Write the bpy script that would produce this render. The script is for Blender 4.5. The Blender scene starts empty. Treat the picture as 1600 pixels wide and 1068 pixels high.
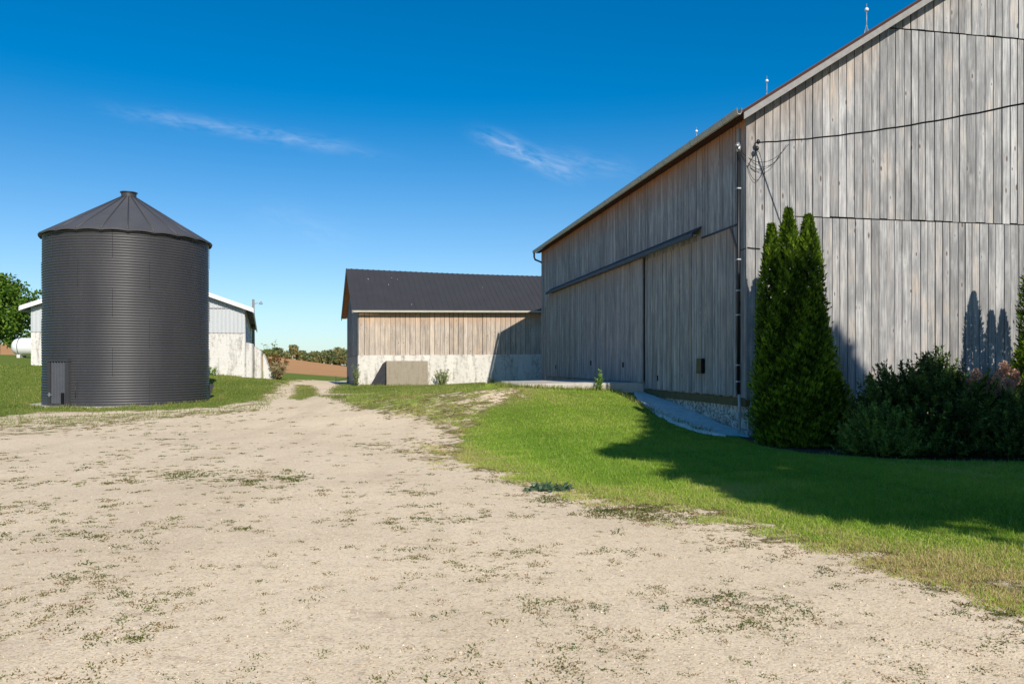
import bpy, math, random
import numpy as np
from mathutils import Vector, noise as mnoise

R_ = math.radians
random.seed(7)
rng = np.random.default_rng(11)
scene = bpy.context.scene
COL = scene.collection
HC, F = 1.65, 1220.0          # eye height above the yard, focal length for a 1600 px wide frame

# ------------------------------------------------------------------ helpers
def tag(o, label=None, cat=None, group=None, kind=None):
    if label: o['label'] = label
    if cat: o['category'] = cat
    if group: o['group'] = group
    if kind: o['kind'] = kind
    return o

def empty(name, loc, rz=0.0, label=None, cat=None, group=None):
    o = bpy.data.objects.new(name, None)
    o.empty_display_size = 0.3
    COL.objects.link(o)
    o.location = loc
    o.rotation_euler = (0, 0, rz)
    return tag(o, label, cat, group)

class MB:
    """collects shapes into ONE mesh"""
    def __init__(s):
        s.v = []; s.f = []; s.c = []; s.m = []; s.mi = 0; s.col = (0.5, 0.5, 0.0, 1.0); s.sm = []; s.smooth = False
    def vert(s, p, c=None):
        s.v.append(tuple(p)); s.c.append(c or s.col); return len(s.v) - 1
    def face(s, *idx):
        s.f.append(tuple(idx)); s.m.append(s.mi); s.sm.append(s.smooth)
    def quad(s, a, b, c, d):
        i = [s.vert(p) for p in (a, b, c, d)]; s.face(*i)
    def poly(s, pts):
        s.face(*[s.vert(p) for p in pts])
    def box(s, x0, x1, y0, y1, z0, z1):
        p = [(x0,y0,z0),(x1,y0,z0),(x1,y1,z0),(x0,y1,z0),(x0,y0,z1),(x1,y0,z1),(x1,y1,z1),(x0,y1,z1)]
        b = [s.vert(q) for q in p]
        for q in ((0,3,2,1),(4,5,6,7),(0,1,5,4),(1,2,6,5),(2,3,7,6),(3,0,4,7)):
            s.face(*[b[k] for k in q])
    def hexa(s, p):
        """eight corners, bottom ring then top ring, counter-clockwise from above"""
        b = [s.vert(q) for q in p]
        for q in ((0,3,2,1),(4,5,6,7),(0,1,5,4),(1,2,6,5),(2,3,7,6),(3,0,4,7)):
            s.face(*[b[k] for k in q])
    def prism(s, pts, d):
        """flat polygon pts extruded along vector d"""
        a = [s.vert(p) for p in pts]; b = [s.vert(Vector(p) + Vector(d)) for p in pts]; n = len(pts)
        s.face(*a); s.face(*b[::-1])
        for i in range(n):
            j = (i + 1) % n
            s.face(a[j], a[i], b[i], b[j])
    def tube(s, pts, rad, n=8, cap=True):
        pts = [Vector(p) for p in pts]
        if not hasattr(rad, '__len__'): rad = [rad] * len(pts)
        rings = []; sm = s.smooth; s.smooth = True
        ref = None
        for i, p in enumerate(pts):
            d = (pts[min(i+1, len(pts)-1)] - pts[max(i-1, 0)]).normalized()
            if ref is None:
                ref = Vector((1,0,0)) if abs(d.x) < .8 else Vector((0,1,0))
            u = (ref - d * ref.dot(d)).normalized(); w = d.cross(u); ref = u
            rings.append([s.vert(p + (u*math.cos(2*math.pi*k/n) + w*math.sin(2*math.pi*k/n))*rad[i]) for k in range(n)])
        for a, b in zip(rings, rings[1:]):
            for k in range(n):
                s.face(a[k], a[(k+1)%n], b[(k+1)%n], b[k])
        s.smooth = False
        if cap:
            s.face(*rings[0][::-1]); s.face(*rings[-1])
        s.smooth = sm
    def ball(s, c, r, n=10, m=6, sz=1.0):
        sm = s.smooth; s.smooth = True
        rows = []
        for j in range(m + 1):
            t = math.pi * j / m
            rows.append([s.vert((c[0]+r*math.sin(t)*math.cos(2*math.pi*k/n), c[1]+r*math.sin(t)*math.sin(2*math.pi*k/n), c[2]+r*sz*math.cos(t))) for k in range(n)])
        for a, b in zip(rows, rows[1:]):
            for k in range(n): s.face(a[k], b[k], b[(k+1)%n], a[(k+1)%n])
        s.smooth = sm
    def build(s, name, mats, parent=None, loc=None):
        me = bpy.data.meshes.new(name)
        me.from_pydata(s.v, [], s.f)
        if not isinstance(mats, (list, tuple)): mats = [mats]
        for m in mats: me.materials.append(m)
        me.polygons.foreach_set('material_index', s.m)
        me.polygons.foreach_set('use_smooth', s.sm)
        a = me.attributes.new('bv', 'FLOAT_COLOR', 'POINT')
        a.data.foreach_set('color', np.asarray(s.c, dtype=np.float32).ravel())
        me.update()
        o = bpy.data.objects.new(name, me)
        COL.objects.link(o)
        if parent: o.parent = parent
        if loc: o.location = loc
        return o

def np_mesh(name, verts, faces, mats, colors=None, parent=None, loc=None, smooth=False):
    """verts (N,3), faces (M,k) numpy arrays -> one object"""
    verts = np.asarray(verts, dtype=np.float32); faces = np.asarray(faces, dtype=np.int32)
    me = bpy.data.meshes.new(name)
    k = faces.shape[1]
    me.vertices.add(len(verts)); me.vertices.foreach_set('co', verts.ravel())
    me.loops.add(faces.size); me.loops.foreach_set('vertex_index', faces.ravel())
    me.polygons.add(len(faces)); me.polygons.foreach_set('loop_start', np.arange(0, faces.size, k, dtype=np.int32))
    me.update(calc_edges=True)
    if smooth: me.polygons.foreach_set('use_smooth', np.ones(len(faces), dtype=bool))
    if not isinstance(mats, (list, tuple)): mats = [mats]
    for m in mats: me.materials.append(m)
    if colors is not None:
        a = me.attributes.new('bv', 'FLOAT_COLOR', 'POINT')
        a.data.foreach_set('color', np.asarray(colors, dtype=np.float32).ravel())
    me.validate()
    o = bpy.data.objects.new(name, me)
    COL.objects.link(o)
    if parent: o.parent = parent
    if loc is not None: o.location = loc
    return o

# ------------------------------------------------------------------ materials
class Mat:
    def __init__(s, name):
        s.m = bpy.data.materials.new(name); s.m.use_nodes = True
        s.nt = s.m.node_tree; s.nt.nodes.clear()
        s.out = s.nt.nodes.new('ShaderNodeOutputMaterial')
    def n(s, t, ins=None, **props):
        nd = s.nt.nodes.new('ShaderNode' + t)
        for k, v in props.items(): setattr(nd, k, v)
        for k, v in (ins or {}).items():
            sock = nd.inputs[k]
            if isinstance(v, bpy.types.NodeSocket): s.nt.links.new(v, sock)
            else: sock.default_value = v
        return nd
    def math(s, op, a, b=0.0, c=0.0, clamp=False):
        nd = s.n('Math', {0: a, 1: b, 2: c}, operation=op); nd.use_clamp = clamp
        return nd.outputs[0]
    def vmath(s, op, a, b=(0,0,0)):
        return s.n('VectorMath', {0: a, 1: b}, operation=op).outputs[0]
    def noise(s, vec, scale=1.0, detail=4.0, rough=0.55, dist=0.0):
        return s.n('TexNoise', {'Vector': vec, 'Scale': scale, 'Detail': detail, 'Roughness': rough, 'Distortion': dist}).outputs['Fac']
    def ramp(s, fac, stops, interp='LINEAR'):
        nd = s.n('ValToRGB', {'Fac': fac}); cr = nd.color_ramp; cr.interpolation = interp
        while len(cr.elements) < len(stops): cr.elements.new(0.5)
        for e, (p, c) in zip(cr.elements, stops):
            e.position = p; e.color = (c[0], c[1], c[2], 1) if hasattr(c, '__len__') else (c, c, c, 1)
        return nd.outputs[0]
    def mix(s, fac, a, b, blend='MIX'):
        nd = s.n('Mix', data_type='RGBA', blend_type=blend)
        for sock, v in ((nd.inputs[0], fac), (nd.inputs[6], a), (nd.inputs[7], b)):
            if isinstance(v, bpy.types.NodeSocket): s.nt.links.new(v, sock)
            else: sock.default_value = (v if not hasattr(v, '__len__') else (v[0], v[1], v[2], 1))
        return nd.outputs[2]
    def step(s, x, lo, hi):
        return s.n('MapRange', {'Value': x, 'From Min': lo, 'From Max': hi, 'To Min': 0.0, 'To Max': 1.0}).outputs[0]
    def coord(s): return s.n('TexCoord').outputs['Object']
    def attr(s, name='bv'):
        a = s.n('Attribute', attribute_name=name)
        sp = s.n('SeparateColor', {'Color': a.outputs['Color']})
        return sp.outputs[0], sp.outputs[1], sp.outputs[2]
    def principled(s, color, rough=0.7, spec=0.3, metal=0.0, bump=None, bstr=0.3, bdist=0.02, extra=None):
        p = s.n('BsdfPrincipled', {'Base Color': color if isinstance(color, bpy.types.NodeSocket) else (*color[:3], 1), 'Roughness': rough, 'Specular IOR Level': spec, 'Metallic': metal})
        for k, v in (extra or {}).items(): p.inputs[k].default_value = v
        if bump is not None:
            b = s.n('Bump', {'Height': bump, 'Strength': bstr, 'Distance': bdist})
            s.nt.links.new(b.outputs[0], p.inputs['Normal'])
        s.nt.links.new(p.outputs[0], s.out.inputs[0])
        return p

def wood(name, dark, mid, light, warm, knot=1.0, hue=(1.0, 0.88, 0.76)):
    """weathered vertical boards; attribute bv = (tone, offset, unweathered)"""
    M = Mat(name); r, g, b = M.attr()
    off = M.n('CombineXYZ', {0: M.math('MULTIPLY', g, 37.0), 1: M.math('MULTIPLY', g, 23.0), 2: M.math('MULTIPLY', g, 71.0)}).outputs[0]
    v = M.vmath('ADD', M.coord(), off)
    grain = M.noise(M.vmath('MULTIPLY', v, (60, 60, 1.6)), 1.0, 5, 0.65, 0.6)
    streak = M.noise(M.vmath('MULTIPLY', v, (9, 9, 0.35)), 1.0, 3, 0.6)
    blot = M.noise(M.vmath('MULTIPLY', v, (3.5, 3.5, 1.1)), 1.0, 4, 0.6)
    f = M.math('MULTIPLY_ADD', r, 0.28, M.math('MULTIPLY_ADD', grain, 1.10, M.math('MULTIPLY_ADD', streak, 0.62, M.math('MULTIPLY_ADD', blot, 0.85, -0.91))))
    c = M.ramp(f, [(0.0, dark), (0.22, tuple(x*0.5 + y*0.5 for x, y in zip(dark, mid))), (0.5, mid), (0.85, light), (1.0, tuple(min(1, x*1.15) for x in light))])
    # a board here and there keeps a brownish cast
    br = M.math('MULTIPLY', M.step(blot, 0.48, 0.72), M.step(M.math('FRACT', M.math('MULTIPLY', g, 7.31)), 0.15, 0.75))
    c = M.mix(br, c, M.mix(1.0, c, hue, 'MULTIPLY'))
    # knots
    kv = M.vmath('MULTIPLY', v, (5.2, 5.2, 1.9))
    vor = M.n('TexVoronoi', {'Vector': kv, 'Scale': 1.0, 'Randomness': 1.0})
    sel = M.n('SeparateColor', {'Color': vor.outputs['Color']}).outputs[0]
    d = M.math('ADD', vor.outputs['Distance'], M.math('MULTIPLY', M.math('SUBTRACT', grain, 0.5), 0.12))
    halo = M.math('MULTIPLY', M.step(d, 0.36, 0.12), M.step(sel, 0.15, 0.25))
    core = M.math('MULTIPLY', M.step(M.math('DIVIDE', d, M.math('MULTIPLY_ADD', sel, .9, .35)), 0.15, 0.08), M.step(sel, 0.20, 0.28))
    c = M.mix(M.math('MULTIPLY', halo, 0.35 * knot), c, light)
    c = M.mix(M.math('MULTIPLY', core, 0.9 * knot), c, tuple(x * 0.22 + .02 for x in warm))
    # unweathered timber under the eaves
    w = M.math('MULTIPLY', b, M.math('MULTIPLY_ADD', streak, 1.6, 0.35), 0.0, True)
    c = M.mix(w, c, M.mix(grain, tuple(x*0.7 for x in warm), tuple(min(1, x*1.35) for x in warm)))
    M.principled(c, 0.85, 0.12, bump=grain, bstr=0.35, bdist=0.006)
    return M.m

def concrete(name, a, b, stain, stain_amt=0.5, scale=1.0, zstretch=0.35, bstr=0.4):
    M = Mat(name); v = M.coord()
    n1 = M.noise(M.vmath('MULTIPLY', v, (1.4*scale, 1.4*scale, 1.4*scale*zstretch)), 1, 6, 0.6, 0.4)
    n2 = M.noise(v, 7*scale, 6, 0.7)
    n3 = M.noise(M.vmath('MULTIPLY', v, (3.2*scale, 3.2*scale, 0.5*scale)), 1, 6, 0.68, 0.5)
    c = M.mix(n1, a, b)
    s1 = M.math('MULTIPLY', M.step(M.math('ADD', n3, M.math('MULTIPLY', M.math('SUBTRACT', n2, 0.5), 0.5)), 0.5, 0.72), stain_amt)
    c = M.mix(s1, c, stain)
    c = M.mix(M.math('MULTIPLY', M.step(n2, 0.4, 0.7), 0.25), c, M.mix(0.5, c, stain))
    M.principled(c, 0.9, 0.15, bump=n2, bstr=bstr, bdist=0.02)
    return M.m

def plain(name, color, rough=0.6, spec=0.3, metal=0.0, var=0.25, scale=3.0):
    M = Mat(name); v = M.coord(); n = M.noise(v, scale, 5, 0.6)
    c = M.mix(n, tuple(x*(1-var) for x in color), tuple(min(1, x*(1+var)) for x in color))
    M.principled(c, rough, spec, metal, bump=n, bstr=0.05)
    return M.m

def leafmat(name, stops, trans=0.3, rough=0.55, tcol=None):
    M = Mat(name); r, g, b = M.attr()
    c = M.ramp(r, stops)
    p = M.n('BsdfPrincipled', {'Base Color': c, 'Roughness': rough, 'Specular IOR Level': 0.25})
    t = M.n('BsdfTranslucent', {'Color': M.mix(1.0, c, tcol or (1.5, 1.45, 0.7), 'MULTIPLY')})
    mx = M.n('MixShader', {0: trans, 1: p.outputs[0], 2: t.outputs[0]})
    M.nt.links.new(mx.outputs[0], M.out.inputs[0])
    return M.m

GREY_WOOD = dict(dark=(.13,.118,.108), mid=(.335,.315,.30), light=(.52,.50,.475))
W_GABLE = wood('weathered_gable_boards', (.07,.070,.071), (.272,.270,.268), (.53,.52,.505), (.40,.26,.15))
W_SIDE = wood('weathered_side_boards', (.07,.072,.075), (.265,.268,.272), (.51,.51,.505), (.36,.15,.06), 0.6)
W_DOOR = wood('weathered_door_boards', (.08,.079,.078), (.285,.280,.275), (.53,.52,.50), (.36,.20,.10), 0.6, (1.0,.84,.70))
W_SHED = wood('weathered_shed_boards', (.15,.13,.115), (.41,.345,.285), (.64,.56,.475), (.50,.29,.15), 0.7)
W_TRIM = plain('grey_trim_timber', (.27,.26,.25), .85, .1, 0, .3, 8)
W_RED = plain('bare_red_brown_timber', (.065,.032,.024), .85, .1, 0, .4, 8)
W_SILL = plain('mossy_sill_timber', (.13,.115,.06), .9, .1, 0, .4, 6)
DARK = plain('dark_gap', (.012,.012,.013), .9, .05)
M_ROOFD = plain('dark_brown_steel_roof', (.055,.032,.030), .55, .3, 0, .3)
M_ROOF = plain('charcoal_steel_roof', (.044,.043,.045), .5, .35, 0, .2, 1.2)
M_GUT = plain('pale_metal_gutter', (.42,.40,.33), .55, .3, 0, .25, 4)
M_TRACK = plain('dark_door_track_metal', (.035,.038,.045), .55, .35, 0, .3, 5)
M_PIPE = plain('black_conduit', (.012,.012,.014), .45, .4)
M_PVC = plain('grey_plastic_conduit', (.42,.44,.45), .5, .35)
M_WIRE = plain('black_cable', (.010,.010,.011), .6, .2)
M_CER = plain('white_ceramic', (.8,.8,.78), .25, .5, 0, .05)
M_STEEL = plain('galvanised_steel', (.33,.34,.35), .45, .5, .5, .2)
M_WHITE = plain('white_painted_metal', (.72,.72,.71), .5, .35, 0, .05)
C_WHITE = concrete('whitewashed_concrete', (.74,.72,.68), (.58,.56,.52), (.17,.15,.125), .75)
C_SHED = concrete('shed_plinth_concrete', (.76,.73,.67), (.50,.475,.425), (.19,.165,.13), .85, 1.1)
C_BLOCK = concrete('brown_cast_concrete', (.37,.32,.25), (.27,.23,.175), (.16,.135,.10), .5, 1.5)
C_PAD = concrete('pale_pad_concrete', (.56,.52,.45), (.44,.41,.36), (.30,.27,.23), .5, 1.0, 1.0)
C_APRON = concrete('apron_concrete', (.80,.77,.72), (.62,.59,.55), (.34,.31,.28), .6, 2.2, 1.0, 1.0)

# stone foundation
M = Mat('whitewashed_field_stone'); v = M.coord()
vo = M.n('TexVoronoi', {'Vector': M.vmath('ADD', v, M.vmath('SCALE', M.n('TexNoise', {'Vector': v, 'Scale': 3.0}).outputs['Color'])), 'Scale': 3.4}, feature='DISTANCE_TO_EDGE')
n2 = M.noise(v, 9, 6, .7); n3 = M.noise(v, 2.2, 4, .6)
c = M.mix(n3, (.42,.39,.33), (.80,.78,.73)); c = M.mix(M.step(n2, .5, .66), c, (.13,.11,.085))
c = M.mix(M.step(vo.outputs[0], .06, .0), c, (.17,.15,.125))
M.principled(c, .95, .1, bump=M.math('ADD', M.step(vo.outputs[0], 0.0, .15), n2), bstr=.8, bdist=.05); STONE = M.m

# ribbed siding of the white shed
M = Mat('pale_grey_ribbed_siding'); v = M.coord(); r, g, b = M.attr()
n = M.noise(M.vmath('MULTIPLY', v, (1.5, 1.5, .25)), 1, 4, .6)
M.principled(M.mix(n, (.43,.455,.47), (.54,.56,.57)), .5, .35, bump=n, bstr=.05); SIDING = M.m

# silo steel
M = Mat('black_painted_corrugated_steel'); v = M.coord()
n = M.noise(M.vmath('MULTIPLY', v, (1.2, 1.2, .35)), 1, 5, .65); n2 = M.noise(v, 9, 4, .6)
c = M.mix(n, (.032,.032,.036), (.054,.053,.056)); c = M.mix(M.math('MULTIPLY', M.step(n2, .6, .75), .35), c, (.10,.095,.088))
M.principled(c, M.math('MULTIPLY_ADD', n, .25, .32), .45); SILO = M.m
SILO_ROOF = plain('dark_grey_steel_panels', (.075,.074,.077), .5, .35, 0, .2, 1.3)

# foliage
LF_CEDAR = leafmat('arborvitae_spray', [(0, (.010,.024,.005)), (.4, (.060,.115,.010)), (.7, (.16,.265,.02)), (1, (.30,.41,.04))], .40)
LF_YEW = leafmat('yew_needles', [(0, (.008,.022,.009)), (.5, (.050,.092,.018)), (.78, (.13,.21,.035)), (1, (.26,.36,.07))], .2, .5)
LF_MAPLE = leafmat('broad_leaf_green', [(0, (.03,.07,.010)), (.5, (.10,.19,.02)), (1, (.22,.32,.04))], .35)
LF_FAR = leafmat('autumn_tree_leaf', [(0, (.09,.12,.055)), (.4, (.18,.21,.085)), (.75, (.30,.27,.11)), (1, (.38,.28,.12))], .3)
LF_NINE = leafmat('dark_shrub_leaf', [(0, (.02,.035,.012)), (.6, (.075,.125,.03)), (1, (.20,.24,.06))], .25)
LF_PINK = leafmat('dry_pink_flower_head', [(0, (.26,.12,.085)), (.5, (.52,.32,.23)), (1, (.75,.56,.44))], .3, .8, (1.1,1,.9))
LF_RED = leafmat('red_autumn_leaf', [(0, (.05,.06,.02)), (.5, (.16,.08,.03)), (1, (.32,.10,.04))], .3)
LF_DRY = leafmat('straw_stem', [(0, (.18,.15,.07)), (1, (.45,.38,.22))], .25)
LF_WEED = leafmat('pale_weed_leaf', [(0, (.08,.12,.03)), (.6, (.22,.27,.10)), (1, (.45,.45,.26))], .3)
LF_BLUE = leafmat('blue_green_weed_leaf', [(0, (.03,.06,.03)), (1, (.12,.20,.11))], .2)
LF_SPROUT = leafmat('fresh_weed_leaf', [(0, (.08,.16,.02)), (1, (.22,.36,.06))], .3)
GRASS = leafmat('lawn_blade', [(0, (.075,.15,.018)), (.35, (.17,.30,.030)), (.72, (.30,.44,.048)), (.9, (.45,.46,.11)), (1, (.50,.39,.20))], .30, .5)
GRASS_FAR = leafmat('mown_grass_blade', [(0, (.075,.12,.022)), (.35, (.155,.215,.04)), (.7, (.26,.28,.07)), (.88, (.36,.30,.12)), (1, (.44,.33,.18))], .30, .5)
TUFT = leafmat('yard_weed_blade', [(0, (.045,.07,.010)), (.4, (.095,.125,.018)), (.65, (.16,.115,.035)), (1, (.22,.12,.06))], .12)
BARK = plain('rough_bark', (.12,.095,.07), .95, .1, 0, .4, 14)
BARK_G = plain('grey_bark', (.22,.20,.17), .95, .1, 0, .35, 10)

# ------------------------------------------------------------------ terrain
CP = []
for x in (-40,-30,-20,-12,-6,0,6,12,20,30):
    for y in (-25,-12,-4,2,6,10): CP.append((x, y, 0.0))
CP += [(-20,17,0),(-12,17,0),(-6,17,0),(0,15,.02),(3,14,0),(6,13.5,0),(10,14,0),(15,15,0),(22,20,0),(40,20,0),
 (5.2,17.2,.04),(4.6,19.5,.2),(3.9,21.4,.45),(3.1,23.2,.78),(1.5,23.1,.84),(0,23.2,.92),(-1.5,24,.84),(-3,24,.6),(-6,24,.25),(-9,24,.1),(-15,24,.02),
 (1.5,20,.33),(-1,19.5,.25),(-4,20,.08),(2,17.5,.08),
 (2.5,30,.95),(.4,27,.98),(-1,30,.92),(-4,31,.7),(-7,33,.45),(1.0,38.3,.76),(-3,38,.62),(-8.2,41,.5),(0,43,.45),(5,44.5,.4),(-8.3,46,.4),(-9.5,50,.35),
 (-11,30,.2),(-10,36,.4),(-11,42,.55),(-12,48,.52),(7,18,.0),(12,19,.0),(5,26,.7),(5,34,.7),
 (-15.9,28.5,.02),(-12.5,32,.10),(-19.3,32,.07),(-15.9,36,.35),(-13,36,.4),
 (-15,44,.85),(-13.6,46,.70),(-20,42.5,1.05),(-27.5,42.5,1.5),(-28.5,45,1.68),(-22,45,1.3),(-32,50,2.0),(-26,32,.5),(-35,30,.7),(-45,50,2.2),(-45,70,2.5),(-36,58,2.12),(-34,66,2.2),
 (-14,60,.36),(-9,60,.34),(-14,75,.22),(-5,60,.2),(-16,92,.30),(-25,92,.6),(0,92,0),(30,92,-.3),(30,60,0),(60,40,0),
 (-46,150,1.5),(-32,150,.35),(-67,215,4.0),(-57,215,2.5),(-47,215,1.1),(-36,215,0),(0,215,-1),(-140,215,7.2),(-100,215,6.),(-250,215,8),(-100,110,3.2),(-150,60,3.5),(100,215,-1),(250,150,-2),(150,40,-.5),
 (-67,320,-1),(-140,320,2),(0,320,-5),(-300,320,2),(300,320,-5)]
for k in range(16):
    a = k*math.pi/8
    CP.append((900*math.cos(a), 900*math.sin(a), -10)); CP.append((2600*math.cos(a), 2600*math.sin(a), -22))
CP = np.array(CP)
def _phi(d2): return np.sqrt(d2 + 1.0)
_A = np.zeros((len(CP)+1,)*2)
_A[:-1,:-1] = _phi((CP[:,None,0]-CP[None,:,0])**2 + (CP[:,None,1]-CP[None,:,1])**2)
_A[:-1,-1] = 1; _A[-1,:-1] = 1
_W = np.linalg.solve(_A, np.append(CP[:,2], 0))
def GZ(x, y):
    x = np.asarray(x, float); y = np.asarray(y, float); sh = x.shape
    x = x.ravel(); y = y.ravel(); out = np.empty(len(x))
    for i in range(0, len(x), 40000):
        s = slice(i, i+40000)
        out[s] = _phi((x[s,None]-CP[None,:,0])**2 + (y[s,None]-CP[None,:,1])**2) @ _W[:-1] + _W[-1]
    return out.reshape(sh)
def gz(x, y): return float(GZ(np.array([x]), np.array([y]))[0])
def onground(px, py, zmax=70.0):
    """where the sight line of a spot on the photograph meets the terrain"""
    Z = np.geomspace(2.5, zmax, 1500); X = (px-800)/F*Z; h = HC + (569-py)/F*Z
    hit = np.nonzero(h <= GZ(X, Z))[0]
    i = hit[0] if len(hit) else len(Z)-1
    return (X[i], Z[i])

def sdf(x, y, poly):
    """signed distance, positive inside"""
    p = np.array(poly); q = np.roll(p, -1, 0); d = np.full(x.shape, 1e9); ins = np.zeros(x.shape, bool)
    for (ax, ay), (bx, by) in zip(p, q):
        ex, ey = bx-ax, by-ay; wx, wy = x-ax, y-ay
        t = np.clip((wx*ex+wy*ey)/(ex*ex+ey*ey+1e-9), 0, 1)
        d = np.minimum(d, (wx-ex*t)**2 + (wy-ey*t)**2)
        cr = ((ay > y) != (by > y)) & (x < ex*(y-ay)/(by-ay+1e-12) + ax)
        ins ^= cr
    d = np.sqrt(d); return np.where(ins, d, -d)
def sm(x, a, b):
    t = np.clip((x-a)/(b-a), 0, 1); return t*t*(3-2*t)

def wav(x, y, s):
    return (np.sin(x*s*1.3+y*s*.7+1.1)+np.sin(-x*s*.8+y*s*1.7+2.3)+np.sin(x*s*2.1+y*s*.3+.4)+np.sin(x*s*.5-y*s*2.3+5.1))/4
# zones on the ground (world metres)
edge_r = [onground(*p) for p in ((770,632),(742,650),(728,672),(712,690),(707,706),(722,722),(800,736),(850,757),(960,776),(1090,797),(1190,820),(1300,847),(1400,872),(1500,893),(1560,912),(1600,932),(1700,980))]
LAWN_R = edge_r + [(6.5,4.2),(30,3.0),(30,40),(5,40),(1.6,38.5),(1.2,37),(.2,31.0),(.2,23.6)]
edge_l = [onground(*p) for p in ((-260,668),(-100,656),(0,651),(60,643),(200,642),(330,636),(400,626),(424,612),(432,604),(438,600))]
LAWN_L = edge_l + [(-14.5,52),(-13.5,62),(-12.5,75),(-12,92),(-45,100),(-80,60),(-60,20)]
STRIP = [onground(*p) for p in ((452,623),(470,625),(496,618),(497,609),(486,602),(462,601))]
SHED_G = [onground(515,613), onground(600,616), onground(700,614), onground(800,613), (.6,27), (1.2,38), (8,44),(8,46),(-8,42),(-9.5,48),(-10.2,48)]
SPARSE = [onground(*p) for p in ((490,618),(600,614),(800,611),(830,616),(790,640),(745,660),(715,690),(690,670),(660,655),(560,640))]
SPARSE2 = [onground(*p) for p in ((-100,662),(0,652),(330,638),(400,630),(440,612),(420,640),(250,655),(90,676),(-100,690))]
LANE = [(-13.5,54),(-7,54),(-7,61),(-17,60)]
FIELD = [(-14,78),(60,76),(120,215),(300,260),(-300,260),(-300,110),(-60,76),(-30,80)]
BEDP = [(5.0,17.4),(5.0,15.6),(5.5,14.3),(7.0,13.5),(9.5,12.9),(12.5,13.0),(16,14.2),(16,19.5)]
def zones(x, y):
    rag = .28*wav(x,y,2.3)+.16*wav(x+3,y,6.1)+.09*wav(x,y+5,13.0)
    g = np.maximum(sm(sdf(x,y,LAWN_R)+rag, -.45, .35), .50*sm(sdf(x,y,LAWN_R)+1.6*rag, -1.5, .1))
    g = np.maximum(g, np.maximum(sm(sdf(x,y,LAWN_L)+1.6*rag, -.7, .6), .45*sm(sdf(x,y,LAWN_L)+2.0*rag, -2.2, .1)))
    g = np.maximum(g, .80*sm(sdf(x,y,STRIP), -.6, .5))
    g = np.maximum(g, sm(sdf(x,y,SHED_G), -1.0, .8))
    g = np.maximum(g, .64*sm(sdf(x,y,SPARSE), -.8, .5))
    g = np.maximum(g, .44*sm(sdf(x,y,SPARSE2), -.8, .4))
    far = sm(y, 60, 64)
    g = np.maximum(g, far*(1-sm(sdf(x,y,LANE), -.3, .3)))
    g = np.where((x > 18) | (x < -70), 1.0, g)
    g = g*(1-sm(sdf(x,y,LANE), -.3, .3)*.9)
    # bare patch at the lip of the ramp
    px, py = onground(790, 617); g = g*(1-.30*np.exp(-(((x-px)/1.0)**2+((y-py)/1.3)**2)))
    f = sm(sdf(x,y,FIELD), -1.5, 1.5)
    b = sm(sdf(x,y,BEDP), -.12, .12)
    return g, f, b

# ground sheet
xs = np.concatenate([-np.geomspace(30, 2600, 60)[::-1], np.arange(-29.8, 15.9, .115), np.geomspace(16, 2600, 60)])
ys = np.concatenate([np.linspace(-60, 1.5, 24), np.geomspace(1.6, 70, 420), np.geomspace(70.6, 3000, 110)])
gx, gy = np.meshgrid(xs, ys); hz = GZ(gx, gy)
# small unevenness
near = np.exp(-(np.maximum(gy-4, 0)/30)**2)
micro = (wav(gx, gy, .9)*.012 + wav(gx, gy, 3.1)*.005)*near
hz = hz + micro
nx, ny = len(xs), len(ys)
idx = np.arange(nx*ny).reshape(ny, nx)
faces = np.stack([idx[:-1,:-1], idx[:-1,1:], idx[1:,1:], idx[1:,:-1]], -1).reshape(-1, 4)
zg, zf, zb = zones(gx, gy)
cols = np.stack([zg, zf, zb, np.ones_like(zg)], -1).reshape(-1, 4)

M = Mat('yard_gravel_lawn_and_field'); v = M.coord(); r, g, b = M.attr()
n_big = M.noise(v, .35, 4, .55); n_mid = M.noise(v, 1.7, 5, .6); n_sm = M.noise(v, 9, 5, .65); n_fine = M.noise(v, 55, 4, .7)
vor = M.n('TexVoronoi', {'Vector': v, 'Scale': 70.0}); vorc = M.n('SeparateColor', {'Color': vor.outputs['Color']}).outputs[0]
vor2 = M.n('TexVoronoi', {'Vector': v, 'Scale': 26.0}); vorc2 = M.n('SeparateColor', {'Color': vor2.outputs['Color']}).outputs[0]
grav = M.mix(n_mid, (.75,.595,.385), (.88,.725,.515))
n_trk = M.noise(M.vmath('MULTIPLY', M.vmath('ADD', v, (2.0, 0, 0)), (.95, .10, 1)), 1, 3, .5, .8)
grav = M.mix(M.math('MULTIPLY', M.step(n_trk, .50, .66), .42), grav, (.55,.425,.275))
grav = M.mix(M.math('MULTIPLY', M.step(n_big, .45, .68), .45), grav, (.53,.40,.25))
grav = M.mix(M.math('MULTIPLY', M.step(n_sm, .52, .72), .5), grav, (.40,.30,.19))
grav = M.mix(M.math('MULTIPLY', M.step(vorc, .1, .9), .62), grav, M.mix(M.n('SeparateColor', {'Color': vor.outputs['Color']}).outputs[1], (.28,.20,.13), (.86,.72,.54)))
grav = M.mix(M.math('MULTIPLY', M.step(vorc2, .82, .9), M.math('MULTIPLY', M.step(vor2.outputs['Distance'], .45, .25), .55)), grav, M.mix(n_fine, (.36,.28,.2), (.86,.75,.60)))
grav = M.mix(M.math('MULTIPLY', M.step(n_fine, .4, .7), .3), grav, (.74,.61,.44))
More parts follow.
